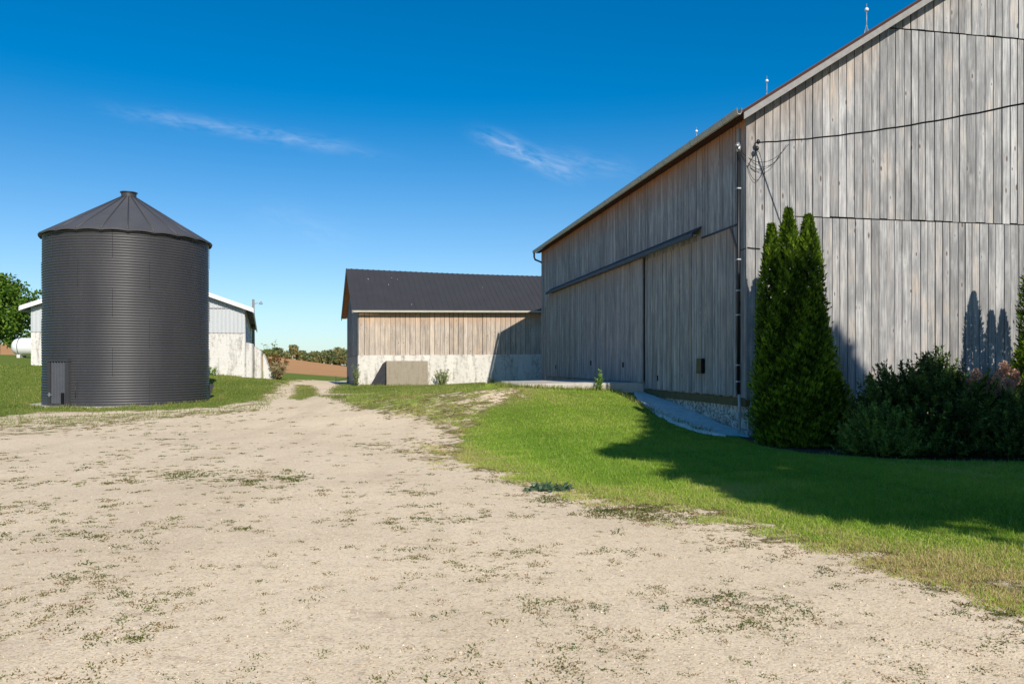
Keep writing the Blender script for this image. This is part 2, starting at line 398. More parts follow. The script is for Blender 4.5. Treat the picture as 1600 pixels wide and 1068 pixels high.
# reddish dead mats of weed on the stone dust
n_dead = M.noise(M.vmath('MULTIPLY', v, (1.1, 2.0, 1)), 1.3, 6, .65, .6)
grav = M.mix(M.math('MULTIPLY', M.step(n_dead, .60, .72), .6), grav, (.30,.20,.13))
soil_g = M.mix(n_mid, (.10,.155,.020), (.17,.22,.035)); soil_g = M.mix(M.math('MULTIPLY', M.step(n_sm, .5, .72), .6), soil_g, (.15,.14,.05))
soil_g = M.mix(M.math('MULTIPLY', M.step(n_big, .5, .7), .4), soil_g, (.14,.18,.03))
br = M.mix(n_sm, (.27,.18,.10), (.15,.15,.05))
thr = M.math('MULTIPLY_ADD', M.math('SUBTRACT', M.math('MULTIPLY_ADD', n_sm, .45, M.math('MULTIPLY', n_mid, .55)), .5), 2.3, r)
fac = M.step(thr, .42, .62)
part = M.math('MULTIPLY', M.step(r, .98, .62), .85)
surf = M.mix(fac, grav, M.mix(part, soil_g, br))
n_row = M.noise(M.vmath('MULTIPLY', v, (.5, .07, .5)), 1, 6, .7); n_f2 = M.noise(v, .9, 5, .7)
field = M.mix(n_row, (.42,.20,.08), (.60,.33,.15)); field = M.mix(M.step(n_f2, .45, .7), field, (.45,.26,.11))
surf = M.mix(g, surf, field)
mul = M.mix(n_sm, (.06,.04,.028), (.16,.10,.07))
surf = M.mix(b, surf, mul)
hgt = M.math('ADD', M.math('MULTIPLY', vor.outputs['Distance'], -.6), M.math('ADD', n_fine, M.math('MULTIPLY', n_sm, 1.5)))
M.principled(surf, .95, .08, bump=hgt, bstr=.38, bdist=.010)
GROUND = M.m
gr = np_mesh('ground', np.stack([gx, gy, hz], -1).reshape(-1, 3), faces, GROUND, cols, smooth=True)
tag(gr, 'pale gravel yard running into lawn and a brown field', kind='structure')
def surf_z(x, y):
    n = np.exp(-(np.maximum(y-4, 0)/30)**2)
    return GZ(x, y) + (wav(x, y, .9)*.012 + wav(x, y, 3.1)*.005)*n

# ------------------------------------------------------------------ leaves
def unit(a): return a/np.maximum(np.linalg.norm(a, axis=-1, keepdims=True), 1e-9)
def leaf_mesh(name, pos, dirs, length, width, tone, mat, parent=None, loc=None, face=None):
    n = len(pos); dirs = unit(dirs); side = unit(np.cross(dirs, rng.normal(size=(n,3)) if face is None else face + rng.normal(size=(n,3))*.28))
    L = np.broadcast_to(np.asarray(length), (n,))[:,None]; Wd = np.broadcast_to(np.asarray(width), (n,))[:,None]
    nrm = np.cross(side, dirs)
    a = pos; m = pos + dirs*L*.45 + nrm*L*.06
    vs = np.stack([a, m + side*Wd*.5, pos + dirs*L, m - side*Wd*.5], 1).reshape(-1, 3)
    fs = np.arange(4*n).reshape(n, 4)
    tone = np.clip(tone, 0, 1)
    c = np.repeat(np.stack([tone, rng.random(n), np.zeros(n), np.ones(n)], -1), 4, axis=0)
    return np_mesh(name, vs, fs, mat, c, parent, loc)

def clumps(centers, radii, per, squash=1.0):
    """random points in little balls round the centres; returns positions and outward directions"""
    k = len(centers); n = k*per
    d = unit(rng.normal(size=(n,3))); rr = rng.random((n,1))**.45
    rad = np.repeat(np.asarray(radii), per)[:,None]
    off = d*rr*rad; off[:,2] *= squash
    return np.repeat(centers, per, axis=0) + off, d

def tree(name, base, height, radius, crown_lo, n_cl, per, leaf, mat, bark, label, group=None, cat='tree', lobes=7, trunk_r=None, tone0=.45, squash=.75, taper=False, extra=()):
    """trunk and limbs reach into the lobes of the crown, leaves sit in clumps spread through each lobe"""
    root = empty(name, base, 0, label, cat, group)
    tr = trunk_r or height*.022
    ch = height - crown_lo
    L = []
    for i in range(lobes):
        a = 2.4*i + rng.random()*.8; t = (i+.5)/lobes
        rr = radius*.62*math.sqrt(max(.05, 1-(2*t-.85)**2))*(.65+.5*rng.random())
        L.append((rr*math.cos(a), rr*math.sin(a), crown_lo + ch*(.12+.74*t)))
    L.append((0, 0, crown_lo + ch*.86))
    kk = lambda z: min(1.0, 1.2*(1-(z-crown_lo)/ch)+.2) if taper else 1.0
    L = [(x*kk(z), y*kk(z), z, 0) for x, y, z in L] + list(extra)
    tb = MB(); tb.smooth = True
    top = crown_lo + ch*.7
    tb.tube([(0,0,-.3),(0,0,.25),(tr*.4,0,crown_lo*.6),(0,tr*.5,crown_lo+ch*.25),(0,0,top)], [tr*1.5,tr*1.1,tr*.9,tr*.65,tr*.2], 8)
    tb.build('trunk', bark, root)
    for (x,y,z,_) in L:
        if x*x+y*y < .01: continue
        lb = MB()
        z0 = max(crown_lo*.75, z - ch*.32 - rng.random()*ch*.1)
        lb.tube([(0,0,z0),(x*.5,y*.5,z0+(z-z0)*.6),(x,y,z)], [tr*.45,tr*.28,tr*.08], 6)
        lb.build('limb', bark, root)
    cs = []; rad = []
    for (x,y,z,er) in L:
        lr = er or radius*(.42+.2*rng.random())*(.45+.55*kk(z))*(.55 if taper and z > crown_lo+ch*.8 else 1)
        d = unit(rng.normal(size=(n_cl,3)))*(rng.random((n_cl,1))**.5)*lr
        d[:,2] *= squash
        cs.append(np.array((x,y,z)) + d); rad.append(np.full(n_cl, .3 if er else radius*.13)*(.6+.8*rng.random(n_cl)))
    cs = np.concatenate(cs); rad = np.concatenate(rad)
    pos, d = clumps(cs, rad, per)
    pos[:,2] = np.minimum(pos[:,2], height)
    dirs = d*.7 + rng.normal(size=d.shape)*.5 + np.array((0,0,-.15))
    tone = np.repeat(rng.normal(tone0, .17, len(cs)), per) + rng.normal(0, .12, len(pos))
    leaf_mesh('crown', pos, dirs, leaf*(.7+.6*rng.random(len(pos))), leaf*.6, tone, mat, root)
    return root

# ------------------------------------------------------------------ boards
def boards(mb, axis, a0, a1, zb, zt, face, th=.024, w=.21, warm=0.0, warm_h=.9, jit=.012, tone=(0.5,.22), gap=.016, backing=True):
    """vertical boards along local x (axis 'x', outward -y) or local y (axis 'y', outward -x)"""
    zbf = zb if callable(zb) else (lambda a: zb); ztf = zt if callable(zt) else (lambda a: zt)
    P = (lambda a, o, z: (a, face-o, z)) if axis == 'x' else (lambda a, o, z: (face-o, a, z))
    a = a0
    while a < a1 - .03:
        ww = min(w*(.82+.36*random.random()), a1-a)
        if a1-a-ww < .06: ww = a1-a
        l, r = a + gap*.5*random.uniform(.4,1.9), a + ww - gap*.5*random.uniform(.4,1.9)
        o = th + random.random()*jit
        t = min(1, max(0, random.gauss(*tone))); of = random.random()
        db = random.uniform(-.012, .012); tw = random.uniform(-.004, .004)
        rows = []
        for k in range(4):
            pts = []
            for s_, aa in ((0,l),(1,r)):
                zt_ = ztf(aa); zb_ = zbf(aa)+db
                zz = (zb_, max(zb_+.01, zt_-warm_h), max(zb_+.02, zt_-warm_h*.35), zt_)[k]
                wv = (0, 0, .45, 1)[k]*warm
                pts.append((mb.vert(P(aa, o+(tw if s_ else -tw), zz), (t, of, wv, 1)), mb.vert(P(aa, 0, zz), (t, of, wv, 1))))
            rows.append(pts)
        mb.mi = 0
        for q, p in zip(rows, rows[1:]):
            mb.face(q[0][0], q[1][0], p[1][0], p[0][0]); mb.face(q[0][1], q[0][0], p[0][0], p[0][1]); mb.face(q[1][0], q[1][1], p[1][1], p[1][0])
        mb.face(rows[0][0][1], rows[0][1][1], rows[0][1][0], rows[0][0][0]); mb.face(rows[3][0][0], rows[3][1][0], rows[3][1][1], rows[3][0][1])
        a += ww
    if backing:
        mb.mi = 1
        mb.quad(P(a0,.004,zbf(a0)+.02), P(a1,.004,zbf(a1)+.02), P(a1,.004,ztf(a1)), P(a0,.004,ztf(a0)))
        mb.mi = 0

# ------------------------------------------------------------------ the big barn
PHI = R_(10.3)
BX, BY = 5.264, 17.5
GW, BL = 13.5, 21.2
barn = empty('wooden_barn', (BX, BY, 0), PHI, 'tall weathered grey board barn with two big sliding doors, filling the right side', 'barn')
EZ = 7.31; SL = .642
def gtop(a): return EZ + SL*min(a, GW-a)
mb = MB()
boards(mb, 'x', 0.0, 1.17, .85, gtop, 0, warm=.35, warm_h=1.3)
boards(mb, 'x', 1.17, GW, .85, 4.985, 0)
boards(mb, 'x', 1.17, 3.30, 5.015, gtop, 0, warm=.35, warm_h=1.2)
boards(mb, 'x', 3.30, GW-3.3, 5.015, 9.43, 0)
boards(mb, 'x', GW-3.3, GW, 5.015, gtop, 0, warm=.35, warm_h=1.2)
for x0, x1 in ((3.30, GW/2), (GW/2, GW-3.3)): boards(mb, 'x', x0, x1, 9.465, gtop, 0, warm=.2, warm_h=1.2)
mb.build('gable_wall', [W_GABLE, DARK], barn)
mb = MB()
boards(mb, 'y', 0.004, BL, .90, 7.30, 0, warm=1.0, warm_h=1.2, w=.165)
mb.build('side_wall', [W_SIDE, DARK], barn)
mb = MB()
mb.prism([(0,BL-.1,.3),(GW,BL-.1,.3),(GW,BL-.1,EZ),(GW/2,BL-.1,gtop(GW/2)),(0,BL-.1,EZ)], (0,.1,0))
mb.build('far_gable_wall', W_SIDE, barn)
mb = MB(); mb.box(GW-.08, GW, .05, BL-.12, .3, EZ); mb.build('rear_wall', W_SIDE, barn)
# corner board seen end on
mb = MB(); mb.box(-.03, .0, -.034, .0, .86, EZ-.05); mb.build('corner_board', W_TRIM, barn)
# roof: two slabs with seams, overhang .3 m
mb = MB(); OV = .27
def rz_(a): return EZ + .03 + SL*a
y0, y1 = -.32, BL+.32
for sgn in (0, 1):
    X = (lambda a: a) if sgn == 0 else (lambda a: GW-a)
    pa = [(X(-OV), rz_(-OV)), (X(GW/2), rz_(GW/2))]
    q = [(pa[0][0],y0,pa[0][1]),(pa[1][0],y0,pa[1][1]),(pa[1][0],y1,pa[1][1]),(pa[0][0],y1,pa[0][1])]
    mb.hexa(q + [(p[0],p[1],p[2]+.05) for p in q] if sgn == 0 else [q[1],q[0],q[3],q[2]] + [(p[0],p[1],p[2]+.05) for p in (q[1],q[0],q[3],q[2])])
    y = y0 + .3
    while y < y1 - .1:
        mb.hexa([(pa[0][0],y,pa[0][1]+.048),(pa[1][0],y,pa[1][1]+.048),(pa[1][0],y+.03,pa[1][1]+.048),(pa[0][0],y+.03,pa[0][1]+.048),
                 (pa[0][0],y,pa[0][1]+.075),(pa[1][0],y,pa[1][1]+.075),(pa[1][0],y+.03,pa[1][1]+.075),(pa[0][0],y+.03,pa[0][1]+.075)])
        y += .46
mb.build('roof', M_ROOFD, barn)
# rake boards on the near gable (grey face, bare red-brown edge above)
for sgn in (0, 1):
    X = (lambda a: a) if sgn == 0 else (lambda a: GW-a)
    mb = MB(); e0 = -OV+.03
    mb.prism([(X(e0),-.345,rz_(e0)-.165),(X(GW/2),-.345,rz_(GW/2)-.165),(X(GW/2),-.345,rz_(GW/2)-.012),(X(e0),-.345,rz_(e0)-.012)], (0,.03,0))
    rb = mb.build('rake_board', W_TRIM, barn)
    mb = MB()
    mb.prism([(X(e0),-.352,rz_(e0)-.010),(X(GW/2),-.352,rz_(GW/2)-.010),(X(GW/2),-.352,rz_(GW/2)+.045),(X(e0),-.352,rz_(e0)+.045)], (0,.028,0))
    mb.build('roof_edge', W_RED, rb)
# soffit
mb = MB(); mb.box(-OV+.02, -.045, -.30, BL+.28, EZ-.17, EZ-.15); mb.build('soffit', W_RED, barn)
# gutter: open U along the eave with strap joints
mb = MB(); gx0 = -OV-.02; prof = [(0,0.06),(-.002,-.03),(-.03,-.085),(-.085,-.085),(-.115,-.02),(-.118,.05)]
ring = []
for y in (-.34, BL+.34):
    ring.append([mb.vert((gx0+px, y, EZ-.10+pz)) for px, pz in prof] + [mb.vert((gx0+px*.93-.004, y, EZ-.10+pz*.93+.006)) for px, pz in prof[::-1]])
k = len(ring[0])
for i in range(k): mb.face(ring[0][i], ring[0][(i+1)%k], ring[1][(i+1)%k], ring[1][i])
mb.face(*ring[0][::-1]); mb.face(*ring[1])
gut = mb.build('gutter', M_GUT, barn)
for i in range(12):
    y = .4 + i*1.82
    mb = MB(); pp = [(gx0+px*1.05+.003, EZ-.10+pz*1.06) for px, pz in prof[1:]]
    for a, b_ in zip(pp, pp[1:]):
        mb.quad((a[0],y,a[1]),(a[0],y+.035,a[1]),(b_[0],y+.035,b_[1]),(b_[0],y,b_[1]))
    mb.build('gutter_strap', M_STEEL, gut)
mb = MB(); yy = BL+.2
mb.tube([(gx0-.06,yy,EZ-.17),(gx0-.06,yy,EZ-.38),(gx0-.01,yy,EZ-.50),(-.02,yy-.05,EZ-.62),(.06,yy-.03,EZ-.70),(.06,yy,EZ-1.2),(.06,yy,1.0)], .045, 10)
mb.build('downspout', M_TRACK, barn)
# sliding doors
def door(y0, y1, z0, z1, x, ch_near, ch_far, wtone):
    mb = MB()
    def top(a):
        if ch_near and a < y0+ch_near[0]: return z1 - ch_near[1]*(1-(a-y0)/ch_near[0])
        if ch_far and a > y1-ch_far[0]: return z1 - ch_far[1]*(1-(y1-a)/ch_far[0])
        return z1
    boards(mb, 'y', y0, y1, z0, top, x, th=.035, w=.155, warm=.45, warm_h=.7, tone=(wtone,.2))
    mb.mi = 1; mb.box(x+.001, x+.02, y0+.01, y1-.01, z0+.03, z1-.6); mb.mi = 0
    return mb.build('sliding_door', [W_DOOR, DARK], barn)
d1 = door(.36, 6.36, .93, 4.80, -.05, (.30,.55), None, .50)
d2 = door(6.42, 19.9, 1.10, 4.88, -.105, None, (.9,.55), .44)
# vent flap on the near door, slots in the far door
mb = MB(); mb.box(-.155,-.088, 2.10, 2.40, 1.42, 1.80); mb.mi = 1; mb.box(-.159,-.1, 2.02, 2.11, 1.43, 1.79); mb.build('vent_flap', [W_SILL, DARK], d1)
mb = MB(); mb.box(-.10,-.080, 5.25, 5.31, 1.17, 1.33); mb.build('handle_slot', DARK, d1)
for y, z in ((17.6,1.45),(12.0,1.62),(8.2,1.55)):
    mb = MB(); mb.box(-.16,-.130, y, y+.11, z, z+.17); mb.build('handle_slot', DARK, d2)
# sloped hood over the door rail, from the far corner to past the middle
mb = MB(); ya, yb = 2.35, 19.1
mb.prism([(-.03,ya,5.16),(-.30,ya,4.98),(-.30,ya,4.88),(-.27,ya,4.88),(-.26,ya,4.96),(-.03,ya,5.10)], (0,yb-ya,0))
trk = mb.build('door_rail_hood', M_TRACK, barn)
mb = MB(); mb.box(-.27,-.17, ya+.05, yb-.05, 4.905, 4.945); mb.build('rail', M_STEEL, trk)
mb = MB(); mb.box(-.06,-.03,.42,2.33,4.83,4.87); mb.build('door_head_strip', M_TRACK, barn)
mb = MB(); mb.box(-.065,-.03,.24,.345,.95,7.0); mb.mi = 0; mb.build('corner_post', W_SIDE, barn)
# sill and stone foundation
mb = MB(); mb.box(-.035, .20, .0, 6.6, .70, .895); mb.build('sill_beam', W_SILL, barn)
def rough_wall(pts0, pts1, z0, z1, nrm, n, m, amp):
    mb = MB(); g = []
    for j in range(m+1):
        row = []
        for i in range(n+1):
            t = i/n; x = pts0[0]+(pts1[0]-pts0[0])*t; y = pts0[1]+(pts1[1]-pts0[1])*t; z = z0+(z1-z0)*j/m
            k = amp*(mnoise.noise(Vector((x*3.3,y*3.3,z*4.1)))+.6*mnoise.noise(Vector((x*9,y*9,z*9))))
            row.append(mb.vert((x+nrm[0]*k, y+nrm[1]*k, z)))
        g.append(row)
    mb.smooth = True
    for j in range(m):
        for i in range(n): mb.face(g[j][i], g[j][i+1], g[j+1][i+1], g[j+1][i])
    return mb
mb = rough_wall((0.02,7.0),(0.02,-.02),-.4,.70,(-1,0),90,16,.035)
mb2 = rough_wall((0.02,-.0),(GW,-.0),-.4,.84,(0,-1),120,12,.035)
o_ = len(mb.v); mb.v += mb2.v; mb.c += mb2.c; mb.f += [tuple(i+o_ for i in f) for f in mb2.f]; mb.m += mb2.m; mb.sm += mb2.sm
mb.build('stone_foundation', STONE, barn)
# lightning rods on the ridge
for y in (-.1, 5.45, 11.6, 18.2):
    zr = rz_(GW/2)+.04
    mb = MB(); mb.tube([(GW/2,y,zr-.05),(GW/2,y,zr+1.05)], [.016,.010], 6)
    for s_ in (-.14,.14): mb.tube([(GW/2+s_,y,zr-.05+(-.08)),(GW/2,y,zr+.42)], .009, 5)
    lr = mb.build('lightning_rod', M_STEEL, barn)
    mb = MB(); mb.ball((GW/2,y,zr+.86), .062); mb.build('glass_ball', M_CER, lr)
# electric service mast on the near corner
mb = MB(); mb.tube([(-.13,.15,.98),(-.13,.15,6.45)], .036, 10)
cd = mb.build('service_mast', M_PIPE, barn)
mb = MB(); mb.tube([(-.13,.15,6.43),(-.13,.15,6.56),(-.16,.12,6.60),(-.22,.06,6.52)], [.05,.06,.055,.045], 10); mb.build('weatherhead', M_STEEL, cd)
for z in (1.25, 1.62, 2.75, 3.3, 4.0, 5.6):
    mb = MB(); mb.box(-.172,-.088,.10,.20,z,z+.03); mb.build('pipe_clip', M_PVC, cd)
mb = MB(); mb.tube([(-.11,.15,.97),(-.10,.15,.72),(-.10,.15,.12)], .033, 10); mb.box(-.16,-.06,.09,.21,.45,.57); mb.build('ground_conduit', M_PVC, cd)
mb = MB(); mb.tube([(.18,-.03,6.60),(.18,-.12,6.60),(.19,-.16,6.56)], .014, 6); mb.ball((.19,-.16,6.60), .045, 8, 6, 1.2); mb.ball((.16,-.15,6.45), .05, 8, 6, 1.2); mb.build('wire_insulator', M_PIPE, barn)
def sagline(a, b, s, n=10):
    a, b = Vector(a), Vector(b); return [a+(b-a)*(i/n)+Vector((0,0,-4*s*(i/n)*(1-i/n))) for i in range(n+1)]
for a_, b_, s_, r_ in (((-.20,.05,6.50),(.85,-.30,6.54),.36,.006),((-.20,.04,6.47),(.80,-.28,6.53),.50,.006),((-.18,.04,6.46),(.34,-.10,6.05),.22,.006),
                       ((-.02,-.05,6.10),(.36,-.10,6.02),.30,.006),((.0,-.05,6.05),(.24,-.12,6.40),-.08,.007),((.24,-.12,6.38),(.38,-.11,5.90),.0,.006)):
    mb = MB(); mb.tube(sagline(a_, b_, s_), r_, 5); mb.build('looped_wire', M_WIRE, barn)
mb = MB(); mb.tube([(-.10,.13,4.22),(.0,-.05,4.26),(.30,-.05,4.24)], .010, 5); mb.build('stub_wire', M_WIRE, barn)
mb = MB()
cp, sp = math.cos(PHI), math.sin(PHI)
def toworld(x, y, z): return Vector((BX + x*cp - y*sp, BY + x*sp + y*cp, z))
A_ = toworld(.19,-.16,6.58); L_ = []
for i in range(71):
    t = 15.0*i/70; p = A_ + Vector((.671*t, -.895*t, -.20*t+.0185*t*t + .006*math.sin(i*2.2)))
    L_.append(p - A_)
mb.tube(L_, .017, 6)
sw = mb.build('power_cable', M_WIRE, None, A_)
tag(sw, 'black power cable running off to the right from the gable wall', 'cable')

# concrete ramp pad before the far door and the sloped apron along the foundation
pad = MB()
P0 = toworld(-.16, 6.6, 0)
def wl(x, y, z): p = toworld(x, y, z) - P0; return (p.x, p.y, p.z)
zp = 1.085
top = [(-.02,6.62,zp),(-2.0,6.70,zp+.0),(-3.1,6.75,zp-.01),(-3.95,6.95,zp-.03),(-4.1,8.2,zp-.03),(-3.6,12.0,zp-.05),(-2.2,13.2,zp-.06),(-.02,13.4,zp-.03)]
a = [pad.vert(wl(*p)) for p in top]; b_ = [pad.vert(wl(p[0], p[1], .45)) for p in top]
pad.face(*a); n = len(a)
for i in range(n): pad.face(a[i], b_[i], b_[(i+1)%n], a[(i+1)%n])
pad.face(*b_[::-1])
po = pad.build('concrete_ramp', C_PAD, None, P0)
bv = po.modifiers.new('edge', 'BEVEL'); bv.width = .025; bv.segments = 2
tag(po, 'flat pale concrete ramp slab leading up to the far sliding door of the big barn', 'ramp')
apr = MB(); g = []
P1 = toworld(-.02, 3.0, 0)
NA = 110
for i in range(NA+1):
    t = i/NA; y = 6.55 - t*6.75
    zw = np.interp(y, [-.2, .5, 2.2, 3.97, 5.5, 6.6], [.03, .14, .34, .55, .70, .80]); wd = np.interp(y, [-.2, .6, 3, 5.2, 6.6], [.62, .95, .95, .75, .35])
    wd *= 1+.10*mnoise.noise(Vector((y*2.1, 3, 0)))+.06*mnoise.noise(Vector((y*7.3, 1, 0)))
    row = []
    for j in range(7):
        s_ = j/6; wpt = toworld(-.0 - wd*s_, y, 0)
        zz = zw*(1-s_) + (gz(wpt.x, wpt.y)+.045)*s_ + .035*mnoise.noise(Vector((y*1.7, s_*3, 5)))+.015*mnoise.noise(Vector((y*6, s_*6, 2)))
        row.append(apr.vert((wpt.x-P1.x, wpt.y-P1.y, zz)))
    wpt = toworld(-wd-.02, y, 0); row.append(apr.vert((wpt.x-P1.x, wpt.y-P1.y, gz(wpt.x, wpt.y)-.15)))
    g.append(row)
apr.smooth = True
for p, q in zip(g, g[1:]):
    for j in range(7): apr.face(p[j], p[j+1], q[j+1], q[j])
ao = apr.build('concrete_apron', C_APRON, None, (P1.x, P1.y, 0))
tag(ao, 'narrow sloping concrete apron along the stone foundation under the near barn door', 'apron')

# ------------------------------------------------------------------ the low barn at the end of the yard
SPHI = R_(16.5)
sx, sy, sz = -8.16, 41.5, .0
shed = empty('low_barn', (sx, sy, sz), SPHI, 'low board barn with charcoal steel roof and whitewashed concrete base, end of the yard', 'barn')
SLEN, SW = 21.0, 7.0
ZC, ZE, ZR = 2.13, 4.60, 7.13
mb = MB(); boards(mb, 'x', .0, SLEN, lambda a: ZC+.009*a, lambda a: ZE-.03+.016*a, 0, w=.27, warm=1.0, warm_h=.95, tone=(.5,.2))
mb.build('front_wall', [W_SHED, DARK], shed)
mb = MB()
slope = (ZR-4.52)/(SW/2+.32)
boards(mb, 'y', .004, SW, ZC-.02, lambda a: ZE-.02+slope*min(a, SW-a), 0, w=.42, tone=(.4,.2))
mb.build('end_wall', [W_SIDE, DARK], shed)
mb = MB(); mb.hexa([(-.02,-.05,-.1),(SLEN,-.05,-.1),(SLEN,.3,-.1),(-.02,.3,-.1),(-.02,-.05,ZC),(SLEN,-.05,ZC+.009*SLEN),(SLEN,.3,ZC+.009*SLEN),(-.02,.3,ZC)])
mb.build('concrete_base', C_SHED, shed)
mb = MB(); mb.box(-.05,-.022,.0,SW,-.1,ZC-.04); mb.build('end_base', W_SIDE, shed)
mb = MB(); mb.box(.05, SLEN, SW-.1, SW, 0, ZE+.1); mb.prism([(SLEN-.1,0.35,0),(SLEN-.1,SW-.12,0),(SLEN-.1,SW-.12,ZE),(SLEN-.1,SW/2,ZR-.2),(SLEN-.1,.35,ZE)], (.1,0,0)); mb.build('rear_wall', W_SIDE, shed)
mb = MB(); ov = .32; lo = -.38
NX = 70
def roofz(y, x): 
    k = ZR - (slope-.0046*x)*abs(y-SW/2) - .07*math.sin(math.pi*min(1, x/15 if x > 0 else 0))
    return k
for (ya, yb) in ((-ov, SW/2), (SW+ov, SW/2)):
    for i in range(NX):
        x0 = lo + (SLEN+.4-lo)*i/NX; x1 = lo + (SLEN+.4-lo)*(i+1)/NX
        if ya > yb: x0, x1 = x1, x0
        mb.quad((x0,ya,roofz(ya,x0)),(x1,ya,roofz(ya,x1)),(x1,yb,roofz(yb,x1)),(x0,yb,roofz(yb,x0)))
        r0, r1 = (x0, x0+.05) if ya < yb else (x0, x0-.05)
        for q in ((r0, r1),):
            mb.hexa([(q[0],ya,roofz(ya,q[0])-.002),(q[1],ya,roofz(ya,q[1])-.002),(q[1],yb,roofz(yb,q[1])-.002),(q[0],yb,roofz(yb,q[0])-.002),
                     (q[0],ya,roofz(ya,q[0])+.018),(q[1],ya,roofz(ya,q[1])+.018),(q[1],yb,roofz(yb,q[1])+.018),(q[0],yb,roofz(yb,q[0])+.018)])
rf = mb.build('roof', M_ROOF, shed)
mb = MB()
for (ya, yb) in ((-ov, SW/2), (SW+ov, SW/2)):
    mb.hexa([(lo+.01,ya,roofz(ya,lo)-.16),(lo+.05,ya,roofz(ya,lo)-.16),(lo+.05,yb,roofz(yb,lo)-.16),(lo+.01,yb,roofz(yb,lo)-.16),
             (lo+.01,ya,roofz(ya,lo)-.01),(lo+.05,ya,roofz(ya,lo)-.01),(lo+.05,yb,roofz(yb,lo)-.01),(lo+.01,yb,roofz(yb,lo)-.01)])
mb.build('barge_board', W_TRIM, shed)
mb = MB()
for (ya, yb) in ((-ov, SW/2), (SW+ov, SW/2)):
    mb.quad((lo+.05,ya,roofz(ya,lo)-.05),(-.03,ya,roofz(ya,0)-.05),(-.03,yb,roofz(yb,0)-.05),(lo+.05,yb,roofz(yb,lo)-.05))
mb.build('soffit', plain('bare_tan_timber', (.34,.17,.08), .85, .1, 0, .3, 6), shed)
g0, g1 = roofz(-ov,0), roofz(-ov,SLEN)
mb = MB(); mb.hexa([(lo+.06,-ov-.09,g0-.13),(SLEN,-ov-.09,g1-.13),(SLEN,-ov+.01,g1-.13),(lo+.06,-ov+.01,g0-.13),(lo+.06,-ov-.09,g0-.03),(SLEN,-ov-.09,g1-.03),(SLEN,-ov+.01,g1-.03),(lo+.06,-ov+.01,g0-.03)])
mb.build('gutter', M_GUT, shed)
for i in range(6):
    mb2 = MB(); x = random.uniform(.5, 9); y = random.uniform(.2, 3); z = roofz(y, x)+.02
    mb2.box(x, x+.035, y, y+.03, z-.03, z+.02); mb2.build('roof_patch', M_STEEL, rf)
# cast concrete bulkhead against its base, its cast shadow made as a dark panel at its left
bx = empty('concrete_bulkhead', (0,0,0), SPHI, 'square brown concrete bulkhead standing against the white base of the low barn', 'bulkhead')
cS, sS = math.cos(SPHI), math.sin(SPHI)
def shw(x, y, z): return Vector((sx + x*cS - y*sS, sy + x*sS + y*cS, sz+z))
bo = shw(1.42, -.06, .38); bx.location = bo
mb = MB(); mb.box(0, 2.22, -.42, .0, -.15, 1.46)
bb = mb.build('front_panel', C_BLOCK, bx); q = bb.modifiers.new('edge', 'BEVEL'); q.width = .03; q.segments = 2
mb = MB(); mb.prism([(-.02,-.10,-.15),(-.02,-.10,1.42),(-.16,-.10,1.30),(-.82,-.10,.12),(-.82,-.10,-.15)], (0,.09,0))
mb.build('shadow_panel', plain('painted_shadow', (.035,.036,.042), .8, .2, 0, .5, 4), bx)

# ------------------------------------------------------------------ black silo
SILO_C = (-15.9, 32.4); SR = 3.11; SZ0 = .06
silo = empty('grain_silo', (*SILO_C, SZ0), R_(26.15), 'round black corrugated steel grain silo with a conical roof on the left', 'silo')
EH = 6.74
NT, RINGS, PER = 180, 66, 6
th = np.linspace(0, 2*np.pi, NT, endpoint=False)
zz = np.linspace(0, EH, RINGS*PER+1); rr = SR + .013*np.cos(2*np.pi*zz/(EH/RINGS))
band = np.floor(zz/(EH/6))*.004; rr = rr - band
# dents and slight waviness in the sheets
dent = .005*np.sin(th*7+1)[None,:]*np.sin(zz*1.9)[:,None] + .003*np.sin(th*19)[None,:]
R2 = rr[:,None] + dent
V = np.stack([R2*np.cos(th)[None,:], R2*np.sin(th)[None,:], np.broadcast_to(zz[:,None], R2.shape)], -1).reshape(-1,3)
ii = np.arange(len(zz)*NT).reshape(len(zz), NT); jj = np.roll(ii, -1, 1)
FF = np.stack([ii[:-1], jj[:-1], jj[1:], ii[1:]], -1).reshape(-1,4)
body = np_mesh('body', V, FF, SILO, np.tile((.5,.5,0,1), (len(V),1)), silo, smooth=True)
# sheet laps: bolted vertical strips, staggered per tier
for tier in range(6):
    for k in range(7):
        a = -math.pi/2 + (k-3)*.82 + (.41 if tier % 2 else 0) + .23
        z0, z1 = tier*EH/6+.03, (tier+1)*EH/6-.03
        mb = MB(); rr_ = SR+.011
        mb.tube([(rr_*math.cos(a), rr_*math.sin(a), z0+(z1-z0)*i/40) for i in range(41)], [.004 if i % 3 else .010 for i in range(41)], 6)
        mb.build('lap_seam', M_ROOF, silo)
# roof panels, scalloped eave
mb = MB(); NP = 22; RO = SR+.13; RI = .30; zr0, zr1 = EH+.04, EH+1.76
for k in range(NP):
    a0 = -math.pi/2 + 2*math.pi*(k-.04)/NP; da = 2*math.pi/NP
    S_ = 6; ring_o = []; ring_i = []
    for i in range(S_+1):
        a = a0+da*i/S_; w_ = .035*math.sin(math.pi*i/S_)
        ring_o.append(mb.vert((RO*math.cos(a), RO*math.sin(a), zr0-.10+w_)))
        ring_i.append(mb.vert((RI*math.cos(a), RI*math.sin(a), zr1)))
    for i in range(S_): mb.face(ring_o[i], ring_o[i+1], ring_i[i+1], ring_i[i])
    lip = [mb.vert((mb.v[p][0]*.998, mb.v[p][1]*.998, mb.v[p][2]-.05)) for p in ring_o]
    for i in range(S_): mb.face(lip[i], lip[i+1], ring_o[i+1], ring_o[i])
    ia = [mb.vert((.985*mb.v[p][0], .985*mb.v[p][1], mb.v[p][2]-.06)) for p in ring_o]
